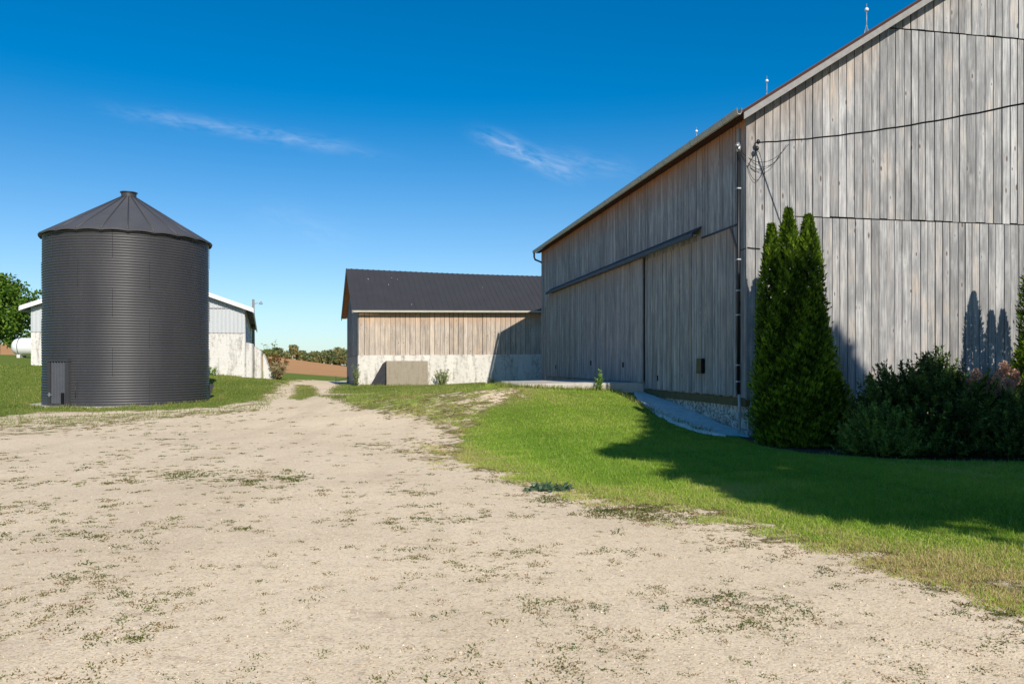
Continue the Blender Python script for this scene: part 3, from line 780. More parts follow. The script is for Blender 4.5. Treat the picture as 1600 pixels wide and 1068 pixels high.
rfo = mb.build('roof', SILO_ROOF, silo)
for k in range(NP):
    a = -math.pi/2 + 2*math.pi*(k-.04)/NP; ca, sa = math.cos(a), math.sin(a)
    mb = MB(); mb.tube([(RO*ca,RO*sa,zr0-.095),((RO+RI)/2*ca,(RO+RI)/2*sa,(zr0+zr1)/2-.045),(RI*ca,RI*sa,zr1+.005)], [.026,.024,.018], 6)
    mb.build('roof_rib', SILO, rfo)
mb = MB(); rows = []
for rad, z in ((.33,zr1-.03),(.29,zr1+.01),(.29,zr1+.17),(.335,zr1+.18),(.335,zr1+.215),(.0,zr1+.225)):
    rows.append([mb.vert((rad*math.cos(2*math.pi*i/32), rad*math.sin(2*math.pi*i/32), z)) for i in range(32)])
for p, q in zip(rows, rows[1:]):
    for i in range(32): mb.face(p[i], p[(i+1)%32], q[(i+1)%32], q[i])
mb.build('roof_cap', SILO, silo)
# door on the left flank
az = R_(50); dd = (-math.sin(az), -math.cos(az)); tt = (math.cos(az), -math.sin(az))
def dp(u, o, z): return (dd[0]*(SR+o)+tt[0]*u, dd[1]*(SR+o)+tt[1]*u, z)
def dbox(mb, u0, u1, o0, o1, z0, z1):
    mb.hexa([dp(u0,o1,z0),dp(u1,o1,z0),dp(u1,o0,z0),dp(u0,o0,z0),dp(u0,o1,z1),dp(u1,o1,z1),dp(u1,o0,z1),dp(u0,o0,z1)])
mb = MB()
dbox(mb,-.56,-.42,-.12,.05,.03,1.70); dbox(mb,.40,.60,-.12,.05,.03,1.70); dbox(mb,-.60,.62,-.12,.075,1.70,1.80); dbox(mb,-.42,.40,-.12,.05,.03,.10)
fr = mb.build('door_frame', SILO, silo)
mb = MB(); n = 5; zigs = []
for i in range(n):
    u = -.40+i*.16
    zigs += [(u,.012),(u+.05,.012),(u+.065,.06),(u+.10,.06),(u+.115,.012)]
zigs.append((.40,.012)); 
lo_ = [mb.vert(dp(u,o,.11)) for u,o in zigs]; hi_ = [mb.vert(dp(u,o,1.69)) for u,o in zigs]
for i in range(len(zigs)-1): mb.face(lo_[i], lo_[i+1], hi_[i+1], hi_[i])
dr = mb.build('door_panel', plain('dark_door_sheet', (.085,.09,.105), .45, .4, 0, .2), silo)
mb = MB(); dbox(mb,-.52,-.30,.055,.085,.42,.45); dbox(mb,-.44,-.40,.05,.10,.36,.52); mb.build('latch', M_STEEL, dr)
mb = MB(); dbox(mb,.24,.38,.06,.09,.12,.52); mb.build('door_patch', DARK, dr)
# small fittings on the wall
a = -math.pi/2 - R_(35)
mb = MB(); rr_ = SR+.03; mb.tube([(rr_*math.cos(a),rr_*math.sin(a),.35),(rr_*math.cos(a),rr_*math.sin(a),.85)], .013, 6); mb.ball((rr_*math.cos(a),rr_*math.sin(a),.86),.022,6,4); mb.build('anchor_bolt', M_ROOF, silo)
# unloading chute on the right flank
mb = MB(); X0 = SR-.05
mb.hexa([(X0,-.16,.10),(X0+.06,-.16,.10),(X0+.06,.16,.10),(X0,.16,.10),(X0,-.22,.78),(X0+.24,-.22,.72),(X0+.24,.22,.72),(X0,.22,.78)])
mb.build('unloading_chute', SILO, silo)
mb = MB(); rows = []
for rad, z in ((3.62,-.25),(3.6,.0),(3.5,.012),(0,.012)):
    rows.append([mb.vert((rad*(1+.02*mnoise.noise(Vector((3*math.cos(i*.13),3*math.sin(i*.13),0))))*math.cos(2*math.pi*i/64), rad*math.sin(2*math.pi*i/64), z)) for i in range(64)])
for p, q in zip(rows, rows[1:]):
    for i in range(64): mb.face(p[i], p[(i+1)%64], q[(i+1)%64], q[i])
mb.build('base_slab', C_PAD, silo)

# ------------------------------------------------------------------ white shed behind the silo
Rn = Vector((-15.75, 46.0, 0)); A8 = R_(8); S17 = R_(17.7)
ua = Vector((-math.cos(A8), -math.sin(A8), 0)); us = Vector((-math.sin(S17), math.cos(S17), 0))
white = empty('white_shed', Rn, 0, 'white ribbed metal shed on a stained whitewashed concrete base, behind the silo', 'shed')
WL, WD = 11.7, 29.0
def wp(a, d, z): p = ua*a + us*d; return (p.x, p.y, z)
ZS, ZEV, PK = 3.53, 4.98, 7.05
def wtop(a): return ZEV + (PK-ZEV)*(1-abs(a-WL/2)/(WL/2))
mb = MB(); mb.hexa([wp(WL,0,-.3),wp(0,0,-.3),wp(0,.35,-.3),wp(WL,.35,-.3),wp(WL,0,ZS),wp(0,0,ZS),wp(0,.35,ZS),wp(WL,.35,ZS)])
mb.build('concrete_base', C_WHITE, white)
def ribbed(mb, P, a0, a1, zb, zt, pitch=.23, dep=.028):
    a = a0
    while a < a1-.01:
        e = min(a+pitch, a1); seq = [(a,0),(a+.10,0),(a+.12,dep),(a+.17,dep),(a+.19,0),(e,0)]
        seq = [(min(x, e), o) for x, o in seq]
        for (p, o), (q, o2) in zip(seq, seq[1:]):
            if q-p > 1e-4: mb.quad(P(q,o2,zb(q)), P(p,o,zb(p)), P(p,o,zt(p)), P(q,o2,zt(q)))
        a = e
def fr_P(a, o, z): return wp(a, -.03-o, z)
mb = MB(); ribbed(mb, fr_P, .0, WL, lambda a: ZS-.04, lambda a: ZEV-.06)
ribbed(mb, fr_P, .0, WL, lambda a: ZEV-.02, wtop)
mb.quad(wp(WL,-.02,ZS),wp(0,-.02,ZS),wp(0,-.02,ZEV),wp(WL,-.02,ZEV))
mb.build('gable_siding', SIDING, white)
mb = MB(); mb.hexa([wp(WL,-.075,ZEV-.06),wp(0,-.075,ZEV-.06),wp(0,-.0,ZEV-.06),wp(WL,0,ZEV-.06),wp(WL,-.075,ZEV-.01),wp(0,-.075,ZEV-.01),wp(0,0,ZEV-.01),wp(WL,0,ZEV-.01)]); mb.build('trim_strip', M_STEEL, white)
def rs_P(a, o, z):
    p = us*a + Vector((us.y, -us.x, 0))*o; return (p.x, p.y, z)
mb = MB(); ribbed(mb, rs_P, .0, WD, lambda a: 1.7, lambda a: ZEV, .3); mb.build('side_siding', SIDING, white)
mb = MB(); mb.hexa([wp(.0,.36,-.3),rs_P(.36,.06,-.3),rs_P(WD,.06,-.3),wp(.0,WD,-.3),wp(0,.36,1.75),rs_P(.36,.06,1.75),rs_P(WD,.06,1.75),wp(0,WD,1.75)]); mb.build('side_base', C_WHITE, white)
mb = MB(); mb.quad(wp(WL,0,-.3),wp(WL,0,ZEV),wp(WL,WD,ZEV),wp(WL,WD,-.3)); mb.poly([wp(0,WD,0),wp(WL,WD,0),wp(WL,WD,ZEV),wp(WL/2,WD,PK),wp(0,WD,ZEV)]); mb.build('rear_wall', SIDING, white)
mb = MB(); oh = .5
for (e0, e1) in ((-oh, WL/2), (WL+oh, WL/2)):
    z0_, z1_ = ZEV+.03-(PK-ZEV)/(WL/2)*oh, PK+.03
    q = [wp(e0,-.4,z0_),wp(e1,-.4,z1_),wp(e1,WD+.3,z1_),wp(e0,WD+.3,z0_)]
    if e0 < 0: q = [q[1], q[0], q[3], q[2]]
    mb.hexa(q+[(p[0],p[1],p[2]+.08) for p in q])
wr = mb.build('roof', M_ROOF, white)
for (e0, e1) in ((-oh, WL/2), (WL+oh, WL/2)):
    mb = MB()
    z0_, z1_ = ZEV+.03-(PK-ZEV)/(WL/2)*oh, PK+.03
    q = [wp(e0,-.44,z0_-.14),wp(e1,-.44,z1_-.14),wp(e1,-.405,z1_-.14),wp(e0,-.405,z0_-.14)]
    if e0 < 0: q = [q[1], q[0], q[3], q[2]]
    mb.hexa(q+[(p[0],p[1],p[2]+.25) for p in q])
    zf = z0_
    q = [wp(e0-.03,-.44,zf-.16),wp(e0+.03,-.44,zf-.16),wp(e0+.03,WD+.3,zf-.16),wp(e0-.03,WD+.3,zf-.16)][::-1]
    mb.hexa(q+[(p[0],p[1],p[2]+.22) for p in q])
    mb.build('white_fascia', M_WHITE, white)

# stepped wing wall running down from its right corner
ww = empty('wing_wall', Rn + Vector((.35,.15,0)), R_(-3), 'stained whitewashed wing wall stepping down beside the right corner of the white shed', 'retaining wall')
pts = [(0,3.45,.36,2.95),(.38,2.80,.80,2.55),(.82,2.35,1.25,1.0)]
pts = [((-.32,2.95),(.02,2.86)),((.04,2.72),(.42,2.40)),((.44,2.28),(.98,.95))]
for i, (p, q) in enumerate(pts):
    y = i*.35
    mb = MB(); mb.prism([(p[0],y,-.2),(q[0]+(.12 if i == 2 else 0),y,-.2),(q[0],y,q[1]),(p[0],y,p[1])], (0,.28,0))
    mb.build('wall_panel', C_WHITE, ww)
mb = MB()
st = empty('field_stone_row', (-14.9,45.3,gz(-14.9,45.3)), 0)
COL.objects.unlink(st); bpy.data.objects.remove(st)
for i, (x, y, s_) in enumerate(((-15.6,45.4,.14),(-15.2,45.3,.10),(-14.8,45.35,.12))):
    mb = MB(); mb.ball((0,0,0), s_, 9, 6, .7)
    for k, p in enumerate(mb.v):
        f = 1+.25*mnoise.noise(Vector(p)*9+Vector((i*5,0,0))); mb.v[k] = (p[0]*f, p[1]*f, p[2]*f)
    o = mb.build('white_stone', C_WHITE, None, (x, y, gz(x,y)+s_*.3))
    tag(o, ('largest white stone at the foot of the white shed corner', 'smallest white stone between two others by the white shed', 'white stone nearest the wing wall end, right of the other two')[i], 'stone', 'stones at the shed corner')

# propane tank
tk = empty('propane_tank', (-37.1, 58, gz(-36.5,58)), R_(6), 'white horizontal propane tank on blocks left of the white shed', 'tank')
mb = MB(); rows = []; R0 = .66; mb.smooth = True
prof = [(.0,.0),(.03,.22),(.10,.40),(.22,.54),(.40,.62),(.62,.66),(3.4,.66),(3.62,.62),(3.8,.54),(3.92,.40),(4.0,.22),(4.02,.0)]
for x, r0 in prof: rows.append([mb.vert((x, r0*math.cos(2*math.pi*i/28), .82+r0*math.sin(2*math.pi*i/28))) for i in range(28)])
for p, q in zip(rows, rows[1:]):
    for i in range(28): mb.face(p[i], q[i], q[(i+1)%28], p[(i+1)%28])
mb.build('tank_shell', M_WHITE, tk)
for x in (.62, 3.2):
    mb = MB(); mb.tube([(x, .675*math.cos(a_), .82+.675*math.sin(a_)) for a_ in np.linspace(0, 2*math.pi, 30)], .022, 6); mb.build('strap', M_TRACK, tk)
    mb = MB(); mb.box(x-.12, x+.12, -.45, .45, -.15, .24); mb.build('support_block', C_WHITE, tk)
mb = MB(); mb.tube([(1.9,0,1.46),(1.9,0,1.62)], .16, 12); mb.build('valve_dome', M_STEEL, tk)

# yard light pole beyond the white shed
yl = empty('yard_light_pole', (-21.7, 65.5, gz(-21.7,65.5)), 0, 'wooden pole with a yard lamp on a side arm, behind the white shed', 'light pole')
hp = 7.1 - gz(-21.7,65.5)
mb = MB(); mb.tube([(0,0,-.3),(0,0,hp)], [.15,.10], 10); mb.build('pole', BARK_G, yl)
mb = MB(); mb.tube([(.08,0,hp-.38),(.3,0,hp-.32),(.60,0,hp-.28)], .022, 6); mb.build('arm', M_STEEL, yl)
mb = MB(); mb.tube([(.64,0,hp-.20),(.64,0,hp-.34),(.64,0,hp-.42)], [.08,.12,.15], 10); mb.build('lamp_head', M_STEEL, yl)

# little farm gate rail beside the low barn
gt = empty('wire_gate', (-10.1, 46.6, gz(-10.1,46.6)), R_(14), 'small dark gate leaning by the left end of the low barn', 'gate')
for z in (.12,.34):
    mb = MB(); mb.tube([(-.45,0,z-.1),(.35,0,z+.05)], .014, 6); mb.build('rail', M_TRACK, gt)
for x in (-.4, .3):
    mb = MB(); mb.tube([(x,0,-.1),(x,0,.5)], .016, 6); mb.build('post', M_TRACK, gt)

# ------------------------------------------------------------------ trees and shrubs
def cedar(name, loc, spires, n_leaf, label, grp):
    root = empty(name, loc, 0, label, 'shrub', grp)
    tb = MB()
    for (x, y, h, r) in spires: tb.tube([(x*.3,y*.3,-.2),(x*.7,y*.7,h*.3),(x,y,h*.9)], [.07,.05,.012], 6)
    tb.build('trunk', BARK, root)
    P = []; D = []; T = []; Ln = []; Nn = []
    tot = sum(h*r for (_,_,h,r) in spires)
    for (x, y, h, r) in spires:
        n = int(n_leaf*h*r/tot)
        t = rng.random(n)**1.25*.995
        prof = r*np.interp(t, [0,.06,.2,.45,.7,.88,1.0], [.86,1.0,1.0,.92,.72,.42,.02])
        a = rng.random(n)*2*np.pi
        # flat sprays bunched in ragged upright plumes
        lump = 1 + .20*np.sin(a*5+t*31+x*9)*np.sin(t*47+a*2) + .13*np.sin(a*11-t*23+y*7) + .08*rng.normal(size=n)
        q = prof*lump*(1-.55*rng.random(n)**2.6)
        X = x*np.clip(t*1.6+.4, 0, 1) + q*np.cos(a); Y = y*np.clip(t*1.6+.25, 0, 1) + q*np.sin(a)
        P.append(np.stack([X, Y, t*h], -1))
        up = .75+.5*rng.random(n)
        D.append(np.stack([np.cos(a)*.75, np.sin(a)*.75, up], -1) + rng.normal(size=(n,3))*.28)
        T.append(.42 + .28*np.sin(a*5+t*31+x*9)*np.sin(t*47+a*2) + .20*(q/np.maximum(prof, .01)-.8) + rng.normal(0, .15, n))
        Ln.append(.060 + .055*rng.random(n)); Nn.append(np.stack([np.cos(a), np.sin(a), np.full(n, .35)], -1))
    P = np.concatenate(P); D = np.concatenate(D); T = np.concatenate(T); Ln = np.concatenate(Ln)
    leaf_mesh('crown', P, D, Ln, Ln*.42, T, LF_CEDAR, root, None, np.concatenate(Nn))
    return root
c0 = (5.80, 15.95)
cedar('arborvitae', (*c0, gz(*c0)), [(-.50,.0,4.50,.30),(-.15,.02,4.82,.36),(.24,-.02,4.68,.38),(.34,.22,3.2,.54),(-.2,.28,3.0,.54),(.0,-.30,2.5,.60),(.42,-.22,1.7,.60),(-.38,-.25,1.8,.54)], 110000,
      'tall dark green arborvitae clump with three pointed tops at the corner of the big barn', 'arborvitae against the gable wall')
c1 = (11.75, 17.05)
cedar('arborvitae', (*c1, gz(*c1)), [(-.30,.0,4.42,.36),(.20,.0,4.05,.24),(.52,.05,4.08,.28),(.1,.15,2.5,.80),(-.35,-.1,2.5,.50)], 45000,
      'arborvitae at the right edge of the view, only its left flank showing', 'arborvitae against the gable wall')

def yew(name, loc, rx, ry, h, n_sh, per, label, mat, cat='shrub', lean=.9, leaf=.05, group=None, tone0=.45):
    """many upright shoots, each clothed in short needles/leaves"""
    root = empty(name, loc, 0, label, cat, group)
    tb = MB()
    for i in range(7):
        a = i*.9; tb.tube([(0.05*math.cos(a),.05*math.sin(a),-.1),(rx*.4*math.cos(a),ry*.4*math.sin(a),h*.35),(rx*.65*math.cos(a),ry*.65*math.sin(a),h*.62)], [.035,.022,.008], 5)
    tb.build('stems', BARK, root)
    d = unit(rng.normal(size=(n_sh,3))); d[:,2] = np.abs(d[:,2])*1.05 - .12; d = unit(d)
    sh = (.62+.42*rng.random(n_sh))*(1+.13*np.sin(d[:,0]*7+1)*np.sin(d[:,1]*6+2))
    base = d*sh[:,None]*np.array((rx, ry, h*.86)); base[:,2] = np.maximum(base[:,2], .03)
    sd = unit(d*lean + np.array((0,0,.9)) + rng.normal(size=(n_sh,3))*.22)
    L = .18+.22*rng.random(n_sh)
    t = rng.random((n_sh, per)); 
    P = base[:,None,:] + sd[:,None,:]*(t*L[:,None])[:,:,None]
    D = sd[:,None,:]*.9 + rng.normal(size=(n_sh,per,3))*.75
    tone = (rng.normal(tone0,.16,n_sh)[:,None] + .25*(t-.5) + rng.normal(0,.1,(n_sh,per))).ravel()
    P = P.reshape(-1,3); D = D.reshape(-1,3)
    leaf_mesh('foliage', P, D, leaf*(.7+.7*rng.random(len(P))), leaf*.35, tone, mat, root)
    return root
y0_ = (7.95, 15.0); yew('yew_bush', (*y0_, gz(*y0_)), 1.30, 1.25, 1.72, 2600, 34, 'big dark spiky yew bush in front of the gable wall, right of the arborvitae clump', LF_YEW, group='yews in the bed', leaf=.075)
y1_ = (6.72, 14.25); yew('yew_bush', (*y1_, gz(*y1_)), .58, .52, .80, 800, 28, 'small low yew bush between the tall arborvitae clump and the big yew', LF_YEW, group='yews in the bed', leaf=.055, tone0=.72)
y2_ = (9.0, 13.9); yew('yew_bush', (*y2_, gz(*y2_)), .70, .6, .95, 1000, 28, 'knee high dark yew bush at the right foot of the big yew', LF_YEW, group='yews in the bed', leaf=.05, tone0=.5)
y3_ = (9.55, 14.75); nb = yew('flowering_shrub', (*y3_, gz(*y3_)), 1.05, .95, 1.30, 1100, 28, 'leafy shrub topped with dry pinkish flower heads at the right edge of the bed', LF_NINE, leaf=.085, lean=1.2)
fc = []; 
for (x,y,z,s_) in ((-.78,-.1,1.40,.15),(-.64,-.15,1.30,.13),(-.88,-.1,1.26,.12),(-.42,-.1,1.40,.15),(-.27,.0,1.56,.14),(-.12,-.05,1.42,.13),(-.5,-.2,1.2,.12),(.12,-.15,1.36,.16),(.3,.0,1.44,.14),(.48,-.1,1.36,.15),(-.3,-.2,1.26,.12),(.6,.1,1.3,.14),(.22,-.3,1.2,.13)):
    fc.append((x,y,z,s_))
fcs = np.array(fc)*np.array((1.15,1,1,1))-np.array((.10,.25,.0,.0)); P, D = clumps(fcs[:,:3], fcs[:,3]*.55, 330, 2.0); leaf_mesh('flower_heads', P, D, .042, .032, rng.normal(.5,.22,len(P)), LF_PINK, nb)
y4_ = (10.9, 14.0); yew('flowering_shrub', (*y4_, gz(*y4_)), .6, .5, .7, 300, 22, 'light green low shrub at the very right edge under the flower heads', LF_SPROUT, leaf=.06, tone0=.4)

def weed(name, loc, h, r, n_st, per, leaf, mat, label, cat='weed', group=None, droop=.2):
    root = empty(name, loc, 0, label, cat, group); tb = MB(); P = []; D = []
    for i in range(n_st):
        a = random.random()*6.28; q = r*math.sqrt(random.random()); hh = h*(.55+.45*random.random())
        p0 = Vector((q*.25*math.cos(a), q*.25*math.sin(a), -.03)); p2 = Vector((q*math.cos(a), q*math.sin(a), hh)); p1 = p0.lerp(p2,.5)+Vector((0,0,hh*.12))
        tb.tube([p0,p1,p2], [.008,.006,.003], 4)
        for k in range(per):
            t = .15+.85*random.random(); p = p0.lerp(p1, t*2) if t < .5 else p1.lerp(p2, t*2-1)
            P.append(p); D.append((random.gauss(0,1), random.gauss(0,1), random.gauss(.1-droop,.5)))
    tb.build('stems', mat, root)
    P = np.array([tuple(p) for p in P]); D = np.array(D)
    leaf_mesh('leaves', P, D, leaf*(.6+.8*rng.random(len(P))), leaf*.45, rng.normal(.5,.25,len(P)), mat, root)
    return root
def at_shed(x, y): p = shw(x, y, 0); return (p.x, p.y, gz(p.x, p.y))
weed('tall_weed', at_shed(4.45,-.5), 1.0, .55, 26, 26, .09, LF_WEED, 'bushy pale green weed growing against the white base just right of the concrete bulkhead')
weed('tall_weed', at_shed(7.2,-.4), .55, .4, 12, 18, .08, LF_WEED, 'thin low weed by the white base beside the edge of the barn shadow')
weed('tall_weed', at_shed(8.6,-.6), .35, .8, 14, 16, .08, LF_SPROUT, 'low green weed row in the shade at the foot of the low barn')
weed('climbing_vine', at_shed(-.12,-.16), 1.25, .22, 10, 26, .09, LF_WEED, 'yellow green vine climbing the left corner of the low barn', 'vine')
p_ = toworld(-1.45,6.55,0); weed('tall_weed', (p_.x,p_.y,1.0 if False else gz(p_.x,p_.y)+.02), .62, .18, 6, 22, .09, LF_SPROUT, 'upright green weed sprouting at the near edge of the concrete ramp')
lx, ly = onground(858,765); weed('broadleaf_weed', (lx,ly,gz(lx,ly)), .05, .33, 40, 12, .075, LF_BLUE, 'flat blue green broadleaf weed patch on the gravel beside the lawn edge', droop=.0)
weed('tall_weed', (-17.6,45.3,gz(-17.6,45.3)), .55, .7, 20, 20, .11, LF_SPROUT, 'green weeds at the foot of the white shed wall, right beside the silo')
weed('red_leaf_shrub', (-14.35,47.5,gz(-14.35,47.5)), 1.75, .8, 30, 34, .15, LF_RED, 'reddish shrub with sparse leaves behind the wing wall', 'shrub')
weed('red_leaf_shrub', (-14.9,48.6,gz(-14.9,48.6)), 2.5, .6, 10, 22, .15, LF_MAPLE, 'thin green sapling rising behind the wing wall left of the reddish shrub', 'shrub')
weed('dry_grass_clump', (-13.95,46.6,gz(-13.95,46.6)), 1.1, .55, 90, 8, .16, LF_DRY, 'straw coloured dry grass at the end of the wing wall', 'grass clump', None, -.6)

tree('maple_tree', (-49.4,75,gz(-49.4,75)), 7.8, 3.9, 1.3, 34, 34, .34, LF_MAPLE, BARK_G, 'bushy green maple tree at the left edge beyond the propane tank', lobes=9, tone0=.5)
# trees along the far side of the brown field
FT = [(409,549,3.0,'leafy tree on the field edge just right of the red shrub'),(421,547,2.6,'small rounded tree beyond the field, second from the wing wall'),(434,544,2.8,'dark round tree on the crest of the field left of the tall one'),
 (446,552,2.2,'lowest bush on the field crest, left of the tallest far tree'),(459,540,3.3,'tallest tree on the crest of the brown field'),(472,549,2.5,'sloping tree touching the right side of the tallest far tree'),
 (483,553,2.6,'low olive tree beyond the middle of the field'),(492,550,3.0,'rounded olive tree in the middle of the far tree row'),(503,552,2.7,'short brownish tree right of the middle of the far row'),
 (512,548,3.0,'broad tree with an uneven top, third before the low barn wall'),(521,551,3.1,'dark leafy tree second before the low barn wall'),(531,544,3.4,'tall yellowish tree beside the wall of the low barn'),(541,547,3.3,'far tree half hidden by the low barn corner')]
for i, (px, py, w, lab) in enumerate(FT):
    Zt = 222 + (i % 3)*5; X = (px-800)/F*Zt; w *= .78 if px < 500 else .95; zt = HC + (569-py)/F*Zt; zb_ = gz(X, Zt)
    tree('field_edge_tree', (X, Zt, zb_), zt-zb_, w, .2, 14, 22, .55, LF_FAR, BARK, lab, 'trees beyond the brown field', lobes=5, tone0=[.35,.6,.3,.5,.62,.55,.45,.5,.65,.4,.3,.7,.5][i])
# shade trees standing to the right of the yard, outside the view
tree('unseen_shade_tree', (11.7,-1.6,0), 17.0, 3.5, 5.8, 60, 70, .30, LF_MAPLE, BARK, 'tall unseen shade tree right of the yard whose crown shades the lawn', 'unseen shade trees right of the yard', lobes=16, squash=1.0, taper=True, extra=((-3.1,.3,11.4,1.1),(-2.1,.2,12.4,1.0),(-1.1,0,13.1,.8),(0,0,14.5,.8),(.7,0,15.0,.7),(1.6,0,15.9,.5),(2.3,.1,15.9,.45),(2.9,.1,15.2,.4),(-3.6,0,9.6,.9),(-4.0,0,8.2,.7)))
tree('unseen_shade_tree', (14.6,4.0,0), 7.9, 4.9, 1.4, 60, 70, .30, LF_MAPLE, BARK, 'lower broad unseen shade tree right of the lawn shading the planted bed', 'unseen shade trees right of the yard', lobes=16, squash=.8)

# ------------------------------------------------------------------ grass, weeds and stones (too many to count)
def scatter(n, dmin, dmax, amin, amax, p=1.0):
    d = dmin*(dmax/dmin)**(rng.random(n)**p); a = amin+(amax-amin)*rng.random(n)
    return d*np.sin(a), d*np.cos(a), d
def blades(name, x, y, h, w, tone, mat, lean=.5, label=None, kind='stuff', cat=None):
    n = len(x); z = surf_z(x, y)-.004
    a = rng.random(n)*2*np.pi; la = rng.random(n)*2*np.pi; lv = lean*h*rng.random(n)
    b = np.stack([x, y, z], -1); s_ = np.stack([np.cos(a)*w, np.sin(a)*w, np.zeros(n)], -1)*.5
    tip = b + np.stack([np.cos(la)*lv, np.sin(la)*lv, h], -1)
    vs = np.stack([b-s_, b+s_, tip], 1).reshape(-1,3)
    c = np.repeat(np.stack([np.clip(tone,0,1), rng.random(n), np.zeros(n), np.ones(n)], -1), 3, axis=0)
    o = np_mesh(name, vs, np.arange(3*n).reshape(n,3), mat, c)
    return tag(o, label, cat, None, kind)
x, y, d = scatter(1300000, 5.2, 30, R_(-12), R_(42))
g, f, b = zones(x, y)
nz = np.array([0.0]); 
patch = wav(x, y, 1.6)*.5 + wav(x*1.3+4, y, 4.3)*.5
keep = (rng.random(len(x)) < np.clip((g + patch*.5 - .42)*2.2, 0, 1)) & (b < .5)
# nothing grows inside the barn or through the concrete
lx_ = (x-BX)*cp + (y-BY)*sp; ly_ = -(x-BX)*sp + (y-BY)*cp
inb = ((lx_ > -.05) & (lx_ < GW) & (ly_ > -.1) & (ly_ < BL)) | ((lx_ > -1.0) & (lx_ < 0) & (ly_ > -.1) & (ly_ < 6.7)) | ((lx_ > -4.0) & (lx_ < 0) & (ly_ > 6.7) & (ly_ < 13.4))
keep &= ~inb
x, y, d, g, patch = x[keep], y[keep], d[keep], g[keep], patch[keep]
n = len(x)
edge = 1-sm(sdf(x, y, LAWN_R), .1, 1.6)
h = (.016+.026*rng.random(n))*(1+1.3*(rng.random(n) < .05))*(1+.35*patch)*(1-.25*edge)
tone = .49 + .22*wav(x,y,.8) + .10*edge + .14*patch + rng.normal(0,.13,n) + (rng.random(n) < .05)*.5 + .30*edge*(rng.random(n) < .35) + .42*sm(wav(x,y,.7)+.4*wav(x,y,2.9), .15, .65)*rng.random(n)
blades('lawn_grass', x, y, h, .003+.0006*d, tone, GRASS, 1.1, 'short green lawn grass on the bank by the big barn', cat=None)
x, y, d = scatter(260000, 24, 62, R_(-46), R_(-2), .8)
g, f, b = zones(x, y)
keep = (rng.random(len(x)) < np.clip((g-.30)*1.6, 0, 1)) & (np.hypot(x-SILO_C[0], y-SILO_C[1]) > 3.62)
kx = (x-sx)*cS + (y-sy)*sS; ky = -(x-sx)*sS + (y-sy)*cS
keep &= ~((kx > -.1) & (ky > -.1))
wx_ = x-Rn.x; wy_ = y-Rn.y
keep &= ~((wy_ - wx_*math.tan(A8) > 0) & (wx_ < .2-wy_*.3))
x, y, d = x[keep], y[keep], d[keep]; n = len(x)
tone = .42 + .2*wav(x,y,.5) + .12*wav(x,y,1.9) + rng.normal(0,.12,n) + (rng.random(n) < .08)*.45
blades('far_lawn_grass', x, y, .03+.05*rng.random(n), .004+.0007*d, tone, GRASS_FAR, .9, 'mown green grass round the silo and the far buildings')

# longer unmown grass along walls and slabs
fx = []; fy = []
def fringe(p, q, n, w=.07):
    t = rng.random(n); fx.append(p[0]+(q[0]-p[0])*t+rng.normal(0,w,n)); fy.append(p[1]+(q[1]-p[1])*t+rng.normal(0,w,n))
def T2(x, y): p = toworld(x, y, 0); return (p.x, p.y)
fringe(T2(-1.0,6.52), T2(-4.1,6.85), 1500, .08); fringe(T2(-4.15,6.9), T2(-4.2,9), 500, .1)
for k in range(9):
    u0 = .0+k*1.2; fringe(at_shed(u0,-.2)[:2], at_shed(u0+1.2,-.2)[:2], random.choice((120,300,520)), .08)
fringe(at_shed(1.4,-.58)[:2], at_shed(3.7,-.58)[:2], 500, .06)
for k in range(40):
    a0 = R_(200)+k*.085; fringe((SILO_C[0]+3.68*math.cos(a0),SILO_C[1]+3.68*math.sin(a0)), (SILO_C[0]+3.68*math.cos(a0+.085),SILO_C[1]+3.68*math.sin(a0+.085)), random.choice((20,50,110)), .05)
for k in range(8):
    a_ = k*.7; p = Rn+ua*a_; q = Rn+ua*(a_+.7); fringe((p.x,p.y-.15),(q.x,q.y-.15), random.choice((60,160,320)), .1)
fringe(T2(-1.0,6.4), T2(-.75,.2), 900, .05)
fx = np.concatenate(fx); fy = np.concatenate(fy); n = len(fx); fd = np.hypot(fx, fy)
blades('rough_grass_fringe', fx, fy, .06+.14*rng.random(n)**2, .006+.0006*fd, rng.normal(.55,.2,n), GRASS_FAR, .8, 'longer rough grass along the walls and slabs')

# weed tufts on the gravel
tx, ty, td = scatter(42000, 3.6, 27, R_(-36), R_(36), .9)
g, f, b = zones(tx, ty)
dens = wav(tx, ty, .42)*.6 + wav(tx+7, ty*1.4, 1.2)*.55 + wav(tx, ty, 3.4)*.35
for (px, py, rr_, k) in ((265,742,.9,2.2),(430,750,1.0,1.6),(1160,948,.5,.9),(1010,805,.6,1.7),(960,800,.4,1.4),(1200,850,.3,1.2),(590,700,1.6,.6),(120,820,1.5,.5),(60,930,.6,.7),(860,780,.35,2.5)):
    ox, oy = onground(px, py); dens = dens + k*np.exp(-(((tx-ox)/rr_)**2+((ty-oy)/(rr_*.8))**2))
pk = np.clip((dens-.0)*.40, .03, 1) + 1.1*np.clip(g-.05, 0, .6)
keep = (rng.random(len(tx)) < pk) & (g < .75)
tx, ty, td, dens = tx[keep], ty[keep], td[keep], dens[keep]
size = (.014+.070*rng.random(len(tx))**2.8)*(1+.35*np.clip(dens-.6,0,2))*(1+.015*td)
per = 46
big = np.repeat(size, per); bx_ = np.repeat(tx, per)+rng.normal(size=len(big))*big*.62; by_ = np.repeat(ty, per)+rng.normal(size=len(big))*big*.62
gt = g[keep] if False else zones(tx, ty)[0]
tone = np.repeat(np.clip(rng.normal(.36,.28,len(tx)) - .08*np.clip(dens-.7,0,2) + .25*(gt > .2), 0, 1), per)+rng.normal(0,.1,len(big))
print('tufts', len(tx))
